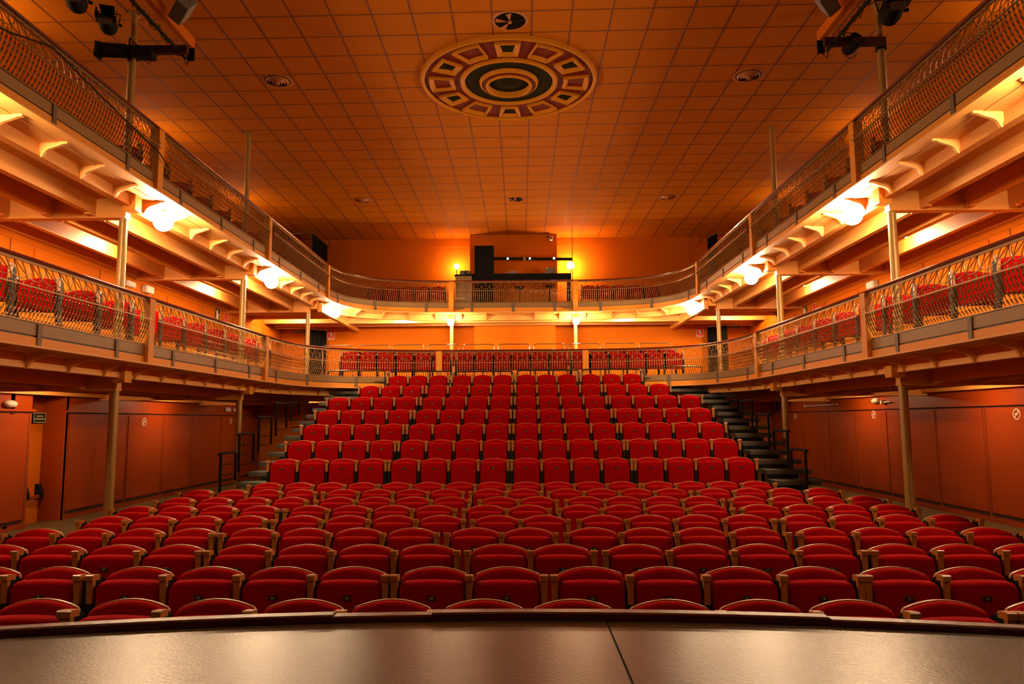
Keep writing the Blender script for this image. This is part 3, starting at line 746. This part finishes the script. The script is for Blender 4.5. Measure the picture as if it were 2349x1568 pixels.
obj('well_moulding', MB().lathe([(.414, -.08), (.405, -.12), (.38, -.125), (.365, -.03)], (0, 0, 0), 64), 'rcream', ros, 40)
obj('centre_well', MB().lathe([(0, -.09), (.12, -.085), (.2, -.045), (.25, -.055), (.30, -.03), (.37, -.03)], (0, 0, 0), 48), 'rgreen', ros, 40)
for k in range(12):
    a0_ = radians(30*k); green = k % 2 == 1
    hwid = .245 if green else radians(30)*.5
    if green:
        def quad(ins):
            r1_, r2_ = .99+ins, 1.40-ins; h1 = .165-ins; h2 = .215-ins
            return [(r1_, -h1), (r2_, -h2), (r2_, h2), (r1_, h1)]
    else:
        def quad(ins):
            r1_, r2_ = .98+ins, 1.425-ins; da = radians(10.5)
            P1 = []
            for j in range(5): a = -da+2*da*j/4; P1.append((r2_*cos(a), r2_*sin(a)*(1-ins*1.8)))
            for j in range(5): a = da-2*da*j/4; P1.append((r1_*cos(a), r1_*sin(a)*(1-ins*2.4)))
            return P1
    def rr_(pts, z): return [(x*cos(a0_)-y*sin(a0_), x*sin(a0_)+y*cos(a0_), z) for x, y in pts]
    R4 = [rr_(quad(0), -.02), rr_(quad(.0), -.065), rr_(quad(.02), -.075), rr_(quad(.045), -.06), rr_(quad(.085), -.024)]
    nn = len(R4[0]); mb = MB(); fs = []
    for i in range(4):
        for j in range(nn): fs.append((i*nn+j, i*nn+(j+1) % nn, (i+1)*nn+(j+1) % nn, (i+1)*nn+j))
    mb.add([p for r_ in R4 for p in r_], fs)
    cf = obj('coffer_frame', mb, 'rcream', ros, 30)
    inn = rr_(quad(.085), -.0235); pn_ = MB().add(inn, [tuple(range(nn))])
    if green: 
        c_ = rr_([(1.195, 0)], -.03)[0]; pn_.sphere((c_[0], c_[1], -.024), .055, 14, 8, .5)
    obj('coffer_panel', pn_, 'rgreen' if green else 'rred', cf, 40)
for x, y, lab in ((-4.15, 12.26, 'round louvred ceiling vent on the left, nearer the stage'), (4.23, 12.26, 'round louvred ceiling vent on the right, nearer the stage'), (-4.15, 19.27, 'round louvred ceiling vent on the left, far back'), (4.21, 19.27, 'round louvred ceiling vent on the right, far back')):
    v = thing('ceiling_vent', lab, 'vent', (x, y, ZCEIL), 0, 'round louvred ceiling vents')
    obj('flange', MB().lathe([(.21, 0), (.27, -.006), (.28, 0)], (0, 0, 0), 36), 'ventpaint', v, 40)
    obj('throat', MB().lathe([(0, -.005), (.215, -.005)], (0, 0, 0), 36), 'duct', v, 0)
    for k in range(4): r_ = .20-.045*k; obj('louvre_ring', MB().lathe([(r_, -.004), (r_-.03, -.03-.012*k)], (0, 0, 0), 32), 'ventpaint', v, 40)
    obj('louvre_hub', MB().lathe([(.0, -.07), (.03, -.065), (.035, -.03)], (0, 0, 0), 20), 'ventpaint', v, 40)
for x, y, r_, lab in ((.03, 10.41, .27, 'open round ceiling duct with fan blades just beyond the rosette towards the stage'), (.05, 19.35, .23, 'open round ceiling duct with fan blades near the rear wall')):
    v = thing('ceiling_fan_duct', lab, 'vent', (x, y, ZCEIL), 0, 'open round ceiling ducts')
    obj('flange', MB().lathe([(r_*.88, -.004), (r_, -.008), (r_*1.03, 0)], (0, 0, 0), 36), 'ventpaint', v, 40)
    obj('throat', MB().lathe([(0, -.004), (r_*.9, -.004)], (0, 0, 0), 36), 'duct', v, 0)
    obj('fan_hub', MB().lathe([(0, -.035), (.03, -.03), (.03, -.004)], (0, 0, 0), 16), 'ventpaint', v, 40)
    for k in range(5):
        a = 2*pi*k/5+2.2; b1, b2 = a-.28, a+.10
        wdt = (b1, b2) if k < 3 else (a-.03, a+.03)
        obj('fan_blade', MB().add([(.03*cos(a), .03*sin(a), -.02), (r_*.85*cos(wdt[0]), r_*.85*sin(wdt[0]), -.028), (r_*.85*cos(wdt[1]), r_*.85*sin(wdt[1]), -.010)], [(0, 1, 2)]), 'ventpaint', v, 0)
tag(obj('loudspeaker_disc', MB().lathe([(0, -.004), (.25, -.004), (.26, 0)], (.05, 14.9+.2, ZCEIL), 36), 'tile', None, 40), 'faint round patch in the ceiling tiles behind the rosette', 'vent')

# ------------------------------------------------------------------ stage-lighting rigs on the first columns
def rig(s_, sd):
    cx = s_*5.5+XC; cy = COLY[0]; z = 7.22
    bx = s_*4.62+XC
    r = thing('lighting_bracket', 'orange timber bracket with black pipe bolted to the %s column nearest the stage' % sd, 'bracket')
    obj('arm', MB().box(*sorted((cx, bx)), cy-.16, cy-.09, z-.05, z+.07), 'groove', r, 0)
    obj('timber_beam', MB().bbox(bx-.045, bx+.045, 7.2, cy+.0, z+.08, z+.24, .006), 'wall', r, 0)
    obj('clamp', MB().lathe([(.075, -.06), (.075, .06)], (cx, cy, z), 16), 'black', r, 40)
    px_ = bx-s_*-.12
    obj('pipe', MB().tube([(px_, 7.2, z-.02), (px_, cy+.05, z-.02)], .025, 10), 'black', r, 40)
    obj('end_plate', MB().box(bx-.05, bx+.05, cy-.04, cy+.0, z-.10, z+.10), 'black', r, 0)
    # flood lamp
    f = thing('flood_lamp', 'grey square floodlight with glass front hung beside the %s timber bracket' % sd, 'lamp', (s_*4.30+XC, 9.1, z+.12), s_*.5, 'grey floodlights')
    f.rotation_euler = (radians(-35), radians(s_*20), s_*.75)
    obj('housing', MB().bbox(-.16, .16, -.09, .09, -.13, .13, .01), 'grey', f, 0)
    obj('glass', MB().box(-.09, .09, -.10, -.088, -.075, .075), 'greysteel', f, 0)
    obj('lamp_tube', MB().tube([(-.06, -.105, 0), (.06, -.105, 0)], .012, 8), 'white', f, 40)
    obj('yoke', MB().tube([(-.18, 0, 0), (-.18, .02, .18), (.18, .02, .18), (.18, 0, 0)], .01, 6), 'black', f, 30)
    def fresnel(x, y, zz, rx, rz, lab, name='fresnel_spotlight', sc=1.0):
        q = thing(name, lab, 'spotlight', (x, y, zz), 0, 'black stage spotlights'); q.rotation_euler = (rx, 0, rz); q.scale = (sc, sc, sc)
        obj('body', MB().lathe([(0, .13), (.09, .12), (.115, .06), (.115, -.09), (.10, -.10)], (0, 0, 0), 14, 'y'), 'black', q, 30)
        obj('lens', MB().lathe([(0, -.11), (.05, -.105), (.095, -.085)], (0, 0, 0), 20, 'y'), 'lens', q, 60)
        for k in range(4):
            a = k*pi/2; w0 = .085
            d = MB().add([(-w0, -.09, .11), (w0, -.09, .11), (w0*1.1, -.20, .125), (-w0*1.1, -.20, .125)], [(0, 1, 2, 3)]).xf(Matrix.Rotation(a, 4, 'Y'))
            obj('barn_door', d, 'black' if k != 2 else 'strap', q, 0)
        obj('yoke', MB().tube([(-.13, 0, 0), (-.13, 0, .2), (.13, 0, .2), (.13, 0, 0)], .008, 6), 'black', q, 30)
        obj('clamp_hook', MB().tube([(0, 0, .2), (0, 0, .3)], .012, 6), 'black', q, 30)
        obj('knob', MB().lathe([(0, .17), (.02, .17), (.02, .13), (.0, .13)], (0, 0, 0), 10, 'x'), 'black', q, 30)
        return q
    if s_ < 0:
        fresnel(-5.42, 9.22, 7.22, radians(-20), .35, 'black spotlight with open barn doors hanging second from the stage on the left rig')
        fresnel(-5.55, 8.72, 7.25, radians(-15), .35, 'black spotlight at the top picture edge, first on the left rig', sc=1.1)
        pr = thing('profile_spotlight', 'long black tubular profile spotlight hanging crosswise at the end of the left rig', 'spotlight', (-5.53, 9.92, 7.20))
        pr.rotation_euler = (0, radians(4), 0)
        obj('barrel', MB().lathe([(0, -.41), (.115, -.42), (.12, -.40), (.105, -.38), (.10, -.02), (.085, 0), (.085, .12)], (0, 0, 0), 20, 'x'), 'black', pr, 30)
        obj('lamp_house', MB().bbox(.10, .40, -.085, .085, -.10, .07, .02), 'black', pr, 0)
        obj('colour_frame', MB().bbox(-.445, -.425, -.09, .09, -.13, .10, .004), 'black', pr, 0)
        obj('yoke', MB().tube([(.06, -.09, 0), (.06, -.09, .16), (.06, .09, .16), (.06, .09, 0)], .01, 6), 'black', pr, 30)
        obj('power_cable', MB().tube([(.3, -.04, -.08), (.3, -.06, -.16), (.36, -.05, -.2), (.37, 0, -.1), (.36, 0, 0)], .006, 6), 'black', pr, 30)
    else:
        fresnel(5.17, 9.22, 7.26, radians(-25), -.1, 'large black spotlight with barn doors in front of the right column', sc=1.25)
        q = thing('par_can', 'round black spotlight facing the stage at the end of the right rig', 'spotlight', (5.0, 10.0, 7.22), 0); q.rotation_euler = (radians(-18), 0, .3)
        obj('can', MB().lathe([(0, .16), (.07, .15), (.10, .08), (.105, -.10), (.115, -.11), (.10, -.115)], (0, 0, 0), 18, 'y'), 'black', q, 30)
        obj('lens', MB().lathe([(0, -.085), (.05, -.08), (.10, -.07)], (0, 0, 0), 20, 'y'), 'lens', q, 60)
        for k in range(4):
            a = k*pi/2+.3; obj('knob', MB().bbox(-.015, .015, -.09, -.05, .10, .15, .004).xf(Matrix.Rotation(a, 4, 'Y')), 'black', q, 0)
        obj('yoke', MB().tube([(-.13, 0, 0), (-.10, 0, .22), (.10, 0, .22), (.13, 0, 0)], .007, 6), 'black', q, 30)
        obj('power_cable', MB().tube([(-.06, .1, -.05), (-.1, .1, -.16), (0, .08, -.2), (.04, .02, -.16)], .006, 6), 'black', q, 30)
    cbl = MB()
    for k in range(5):
        y0_ = 8.3+k*.4; cbl.tube([(px_+random.uniform(-.02, .02), y0_+j*.07, z-.03+.08*sin(j*1.7+k)) for j in range(7)], .006, 5)
    obj('cable_loops', cbl, 'black', r, 40)
rig(-1, 'left'); rig(1, 'right')

# ------------------------------------------------------------------ control desk at the rear of the upper gallery
t = thing('control_desk', 'long black desk behind the middle rear railing of the upper gallery', 'desk')
obj('desk_top', MB().bbox(-1.48, 1.74, 21.95, 22.7, 6.29, 6.34, .004), 'black', t, 0)
obj('front_apron', MB().box(-1.48, 1.74, 21.95, 21.98, 6.10, 6.29), 'blackcloth', t, 0)
for x in (-1.42, 1.68):
    obj('leg', MB().box(x-.03, x+.03, 22.0, 22.06, 5.16, 6.29), 'black', t, 0); obj('leg', MB().box(x-.03, x+.03, 22.6, 22.66, 5.16, 6.29), 'black', t, 0)
t = thing('equipment_cabinet', 'tall black cabinet standing on the left of the control desk', 'cabinet')
obj('case', MB().bbox(-1.25, -.66, 22.0, 22.5, 6.34, 7.24, .008), 'blackcloth', t, 0)
obj('latch', MB().sphere((-.96, 21.995, 7.16), .008, 8, 6), 'chrome', t, 60)
obj('lower_case', MB().box(-1.25, -.66, 22.1, 22.5, 5.16, 6.1), 'blackcloth', t, 0)
t = thing('lamp_bar', 'horizontal black pipe carrying coloured lamps above the control desk', 'pipe')
obj('pipe', MB().tube([(-.66, 22.2, 6.87), (1.80, 22.2, 6.83)], .045, 10), 'black', t, 40)
obj('tape_wrap', MB().tube([(.27, 22.2, 6.855), (.34, 22.2, 6.853)], .052, 10), 'marble', t, 40)
obj('stand_pole', MB().tube([(1.80, 22.2, 5.16), (1.80, 22.2, 7.87)], .012, 8), 'chrome', t, 40)
for x, mt_, lab in ((-.22, 'led_blue', 'small lamp glowing blue on the pipe above the control desk'), (.47, 'led_violet', 'small faint violet-white lamp in the middle of the pipe'), (1.22, 'led_white', 'small cold white lamp shining on the right of the pipe')):
    q = thing('led_spot', lab, 'spotlight', (x, 22.12, 6.83), 0, 'small coloured lamps on the pipe')
    obj('lens', MB().lathe([(0, -.075), (.03, -.07)], (0, 0, 0), 16, 'y'), mt_, q, 60)
    obj('can', MB().lathe([(.045, -.075), (.05, 0), (.03, .05), (0, .05)], (0, 0, 0), 16, 'y'), 'black', q, 40)
t = thing('amplifier_case', 'small dark grey case with white marks on the right of the control desk', 'case')
obj('box', MB().bbox(.95, 1.26, 22.05, 22.35, 6.34, 6.54, .005), 'strap', t, 0); obj('label_strip', MB().box(.97, 1.04, 22.045, 22.05, 6.515, 6.53), 'white', t, 0); obj('label_strip', MB().box(.98, 1.02, 22.045, 22.05, 6.35, 6.365), 'white', t, 0)
tg = MB()
for k in range(26):
    c = Vector((-.08+random.gauss(0, .11), 22.15+random.uniform(-.06, .06), 6.37)); p = []
    rx, rz2 = random.uniform(.03, .10), random.uniform(.03, .11)
    for j in range(9): a = pi*j/8; p.append((c.x+rx*cos(a+random.uniform(-.2, .2)), c.y+random.uniform(-.03, .03), max(6.347, 6.347+rz2*sin(a))))
    tg.tube(p, .003, 4, False)
tag(obj('wire_tangle', tg, 'clear', None, 40), 'tangled heap of glinting wire or film on the control desk', 'wire', kind='stuff')
t = thing('side_cabinet', 'low brown veneered cabinet behind the left end of the rear railing bay', 'cabinet')
obj('veneer_front', MB().box(-1.83, -1.32, 21.85, 22.4, 5.16, 6.10), 'marble', t, 0); obj('worktop', MB().bbox(-1.86, -1.30, 21.83, 22.45, 6.25, 6.30, .004), 'black', t, 0)
obj('top_box', MB().box(-1.83, -1.33, 21.85, 22.4, 6.10, 6.25), 'apron', t, 0)
t = thing('projector', 'dark squat projector on the low veneered cabinet', 'projector')
obj('body', MB().bbox(-1.70, -1.36, 21.95, 22.3, 6.30, 6.45, .02), 'strap', t, 0); obj('lens', MB().lathe([(0, 0), (.05, 0), (.055, .04)], (-1.52, 21.93, 6.38), 16, 'y'), 'lens', t, 40)
for x, z, lab in ((.14, 5.98, 'black round stool behind the rear railing, left one'), (1.08, 6.02, 'black round stool behind the rear railing, right one')):
    t = thing('stool', lab, 'stool', (x, 22.25, 5.16), 0, 'stools at the control desk')
    obj('seat', MB().lathe([(0, z-5.16-.0), (.15, z-5.16), (.16, z-5.16-.03), (.14, z-5.16-.08), (0, z-5.16-.08)], (0, 0, 0), 20), 'black', t, 40)
    obj('stem', MB().tube([(0, 0, .02), (0, 0, z-5.16-.06)], .025, 10), 'black', t, 40)
    obj('foot', MB().lathe([(0, .04), (.17, .02), (.18, 0), (0, 0)], (0, 0, 0), 20), 'black', t, 40)
t = thing('security_camera', 'small white and black camera at the top right of the rear wall pier', 'camera', (1.17, 23.1, 7.72))
obj('housing', MB().bbox(-.055, .055, -.16, -.02, -.09, .05, .02), 'white', t, 0); obj('lens', MB().lathe([(0, -.165), (.04, -.163), (.042, -.15)], (0, 0, -.01), 16, 'y'), 'lens', t, 40); obj('arm', MB().box(-.12, .0, -.04, 0, .05, .07), 'black', t, 0)
for sx, lab in ((-1, 'rolled cable cover lying on the gallery ledge below the left rear post'), (1, 'rolled cable cover lying on the gallery ledge below the right rear post')):
    bx = sx*1.72+XC; tag(obj('cable_cover', MB().tube([(bx-sx*-.25, 21.72-.1, 5.125+.03), (bx, 21.57, 5.19), (bx-sx*.22, 21.60, 5.22)], .028, 8), 'apron', None, 40), lab, 'cable cover', 'cable covers on the ledge')

# ------------------------------------------------------------------ curtains
def curtain(pts, z0, z1, label):
    P_ = []; n = len(pts)
    tot = [0]
    for a, b in zip(pts, pts[1:]): tot.append(tot[-1]+hypot(b[0]-a[0], b[1]-a[1]))
    N = 60; v = []
    for i in range(N+1):
        s_ = tot[-1]*i/N; k = max(j for j in range(n-1) if tot[j] <= s_+1e-9); f = (s_-tot[k])/(tot[k+1]-tot[k])
        x = pts[k][0]+(pts[k+1][0]-pts[k][0])*f; y = pts[k][1]+(pts[k+1][1]-pts[k][1])*f
        d = Vector((pts[k+1][0]-pts[k][0], pts[k+1][1]-pts[k][1])).normalized(); o = .035*sin(i*1.15); P_.append((x+d.y*o, y-d.x*o))
    mb = MB().sweep([(0, z0), (0, z1), (.012, z1), (.012, z0)], P_, [(0, -1)]*len(P_))
    t = thing('curtain', label, 'curtain', group='black exit curtains'); obj('drape', mb, 'blackcloth', t, 60)
    obj('rod', MB().tube([(p[0], p[1], z1+.03) for p in pts]+[(pts[0][0]+(-1.4 if pts[0][0] < 0 else 1.4), pts[0][1], z1+.03)][:0], .015, 8), 'chrome', t, 40)
    x0_, y0_ = pts[0]; obj('rod_return', MB().tube([(x0_, y0_, z1+.03), (x0_+(-1 if x0_ < 0 else 1)*(UPW-abs(x0_)-.02), y0_, z1+.03)], .018, 8), 'chrome', t, 40)
curtain([(-6.33, 22.05), (-6.28, 23.6)], 5.2, 7.66, 'tall black curtain in the left rear corner of the upper gallery')
curtain([(6.35, 22.3), (6.25, 22.9)], 5.2, 7.62, 'bunched black curtain in the right rear corner of the upper gallery')
curtain([(-6.75, 22.9), (-6.22, 23.5)], 2.95, 4.78, 'black curtain beside the left extinguisher sign in the lower gallery')
curtain([(6.75, 22.9), (6.22, 23.3)], 2.95, 4.78, 'black curtain beside the right extinguisher sign in the lower gallery')

# ------------------------------------------------------------------ signs and fittings on the walls
def sign(loc, rz, w_, h_, base, body, size, label, border='text', lines=None):
    t = thing('sign', label, 'sign', loc, rz)
    obj('board', MB().box(-w_/2, w_/2, -.012, 0, -h_/2, h_/2), base, t, 0)
    fr = MB(); b = min(w_, h_)*.06
    fr.box(-w_/2, w_/2, -.014, -.011, h_/2-b, h_/2).box(-w_/2, w_/2, -.014, -.011, -h_/2, -h_/2+b).box(-w_/2, -w_/2+b, -.014, -.011, -h_/2, h_/2).box(w_/2-b, w_/2, -.014, -.011, -h_/2, h_/2)
    obj('border', fr, border, t, 0)
    for i, ln in enumerate(lines or [body]):
        n_ = len(lines or [body]); me = text_mesh('lettering', ln, size, 'text')
        o = link('lettering', me, t, (0, -.0145, (n_-1)*size*.6-i*size*1.2)); o.rotation_euler = (pi/2, 0, 0)
    return t
LW, RW = -UPW+XC, UPW+XC; LG, RG = -GRW+XC, GRW+XC
rzl, rzr = pi/2, -pi/2      # sign faces +X / -X
sign((-7.25+.1, YB-.002, 4.79), 0, .36, .10, 'green', 'SORTIDA', .065, 'dark green SORTIDA exit sign on the rear wall, left corner of the lower gallery')
sign((7.2, YB-.002, 4.84), 0, .36, .10, 'green', 'SORTIDA', .065, 'dark green SORTIDA exit sign on the rear wall, right corner of the lower gallery')
sg = sign((LG-.37, 13.29, 1.93), rzl, .33, .18, 'green', '', .042, "small dark green sign reading SORTIDA D'EMERGENCIA above the left emergency door", lines=['SORTIDA', "D'EMERGENCIA"])
for x, lab in ((-6.1, 'left'), (6.06, 'right')):
    t = sign((x, YB-.002, 4.68), 0, .24, .34, 'signred', '', .04, 'red fire extinguisher sign on the %s of the rear lower gallery wall' % lab, lines=['', '', '', '', ''])
    obj('extinguisher_symbol', MB().lathe([(0, -.016), (.035, -.016)], (0.01, 0, .02), 14, 'y').box(-.025, .045, -.016, -.0145, -.06, .02).box(-.01, .03, -.016, -.0145, .05, .09).box(-.06, -.035, -.016, -.0145, 0, .08), 'text', t, 0)
    o = link('lettering', text_mesh('lettering', 'EXTINTOR', .042, 'text'), t, (0, -.0145, -.12)); o.rotation_euler = (pi/2, 0, 0)
def pict(loc, rz, label, w_=.26, h_=.30):
    t = thing('exit_sign', label, 'sign', loc, rz, 'running man exit signs')
    obj('board', MB().box(-w_/2, w_/2, -.012, 0, -h_/2, h_/2), 'green', t, 0)
    obj('doorway_symbol', MB().box(-.09, .0, -.015, -.011, -.11, .11).box(.02, .05, -.015, -.011, -.10, .02).box(.04, .09, -.015, -.011, .0, .03), 'text', t, 0)
pict((LW+.002, 18.6, 4.62), rzl, 'exit sign with white figure on the left lower gallery wall'); pict((RW-.002, 18.9, 4.62), rzr, 'exit sign with white figure on the right lower gallery wall')
pict((RG-.002, 23.1, 2.22), rzr, 'exit sign with white figure behind the right ground column')
t = sign((LW+.002, 19.15, 4.60), rzl, .2, .3, 'signred', '', .04, 'small red sign beside the exit sign on the left lower gallery wall', lines=[''])
t = sign((RW-.002, 18.3, 4.60), rzr, .2, .3, 'signred', '', .04, 'small red sign beside the exit sign on the right lower gallery wall', lines=[''])
for loc, rz, lab in (((LW, 14.33, 4.62), rzl, 'white emergency light just behind the left column on the lower gallery wall'), ((LG, 20.9, 2.19), rzl, 'white emergency light behind the second left column at ground level')):
    t = thing('emergency_light', lab, 'light', loc, rz); obj('case', MB().bbox(-.16, .16, -.06, 0, -.06, .06, .015), 'white', t, 0); obj('diffuser', MB().bbox(-.14, .14, -.075, -.055, -.05, .02, .008), 'opal', t, 0)
for loc, rz, lab in (((LW, 14.95, 4.62), rzl, 'white wall box on the left lower gallery wall'), ((RW, 15.15, 4.63), rzr, 'white wall box above the right lower gallery railing')):
    t = thing('alarm_box', lab, 'wall box', loc, rz, 'white wall boxes'); obj('case', MB().bbox(-.15, .15, -.12, 0, -.075, .075, .015), 'white', t, 0); obj('front_cover', MB().bbox(-.13, .13, -.13, -.12, -.06, .06, .004), 'white', t, 0)
for loc, rz, lab in (((LG, 11.95, 2.15), rzl, 'unlit oval wall lamp above the left wall panels, nearest the emergency door'), ((RG, 16.6, 2.22), rzr, 'unlit oval wall lamp behind the right column'), ((LG, 21.5, 2.19), rzl, 'unlit oval wall lamp behind the second left column')):
    t = thing('oval_wall_lamp', lab, 'lamp', loc, rz, 'unlit oval wall lamps'); obj('bowl', MB().sphere((0, -.02, 0), .16, 18, 10, .42, .5), 'opal', t, 60); obj('base', MB().lathe([(0, -.012), (.06, -.012), (.06, 0)], (0, 0, 0), 20, 'y'), 'white', t, 30)
def sticker(loc, rz, lab):
    t = thing('round_sticker', lab, 'sticker', loc, rz, 'round white stickers on the ground wall')
    obj('ring', MB().lathe([(.075, -.003), (.09, -.003), (.09, 0), (.075, 0)], (0, 0, 0), 28, 'y'), 'numeral', t, 0)
    obj('slash', MB().box(-.075, .075, -.003, 0, -.008, .008).xf(Matrix.Rotation(-.8, 4, 'Y')), 'numeral', t, 0)
    obj('cigarette_symbol', MB().box(-.045, .03, -.002, 0, -.008, .012), 'numeral', t, 0)
for loc, rz, lab in (((LG+.017, 16.3, 1.84), rzl, 'round no-smoking sticker on the left wall panel beside the nearest column'), ((LG+.017, 21.2, 1.86), rzl, 'round no-smoking sticker on the far left wall panel'),
    ((RG-.017, 16.75, 1.91), rzr, 'round no-smoking sticker on the right wall panel beside the nearest column'), ((RG-.017, 21.5, 1.9), rzr, 'round no-smoking sticker on the far right wall panel'), ((RG-.017, 11.95, 1.88), rzr, 'round no-smoking sticker at the right picture edge')):
    sticker(loc, rz, lab)
for y0_, y1_, lab in ((18.55, 20.6, 'long thin white heater bar on the right ground wall'), (15.9, 16.25, 'short end of a white heater bar beside the right column')):
    t = thing('heater_bar', lab, 'heater'); obj('tube', MB().tube([(RG-.05, y0_, 2.18), (RG-.05, y1_, 2.18)], .014, 8), 'white', t, 40); obj('end_box', MB().bbox(RG-.09, RG, y1_-.04, y1_+.04, 2.14, 2.22, .005), 'white', t, 0)
# emergency door in the left recess
d = tag(link('door_1', None), kind='structure')
X = LG-.42
obj('door_leaf', MB().bbox(X, X+.035, 12.4, 13.44, 0, 1.82, .004), 'wall', d, 0)
obj('push_bar', MB().bbox(X+.09, X+.13, 12.5, 13.4, .47, .53, .008), 'wallg', d, 0)
for y in (12.98, 13.36): obj('bar_housing', MB().prism([(X+.035, .46), (X+.14, .46), (X+.14, .56), (X+.08, .72), (X+.035, .72)], 'y', y-.05, y+.06), 'black', d, 0)
tag(obj('draped_cable', MB().tube([(-4.9+XC, 6.0, 5.55), (-4.88+XC, 6.8, 5.72), (-4.87+XC, 7.4, 5.9), (-4.86+XC, 8.2, 5.78), (-4.86+XC, 9.2, 5.66), (-4.87+XC, 9.8, 5.60), (-4.9+XC, 10.1, 5.52)], .009, 6), 'black', None, 40), 'thin black cable draped along the left upper railing nearest the stage', 'cable')
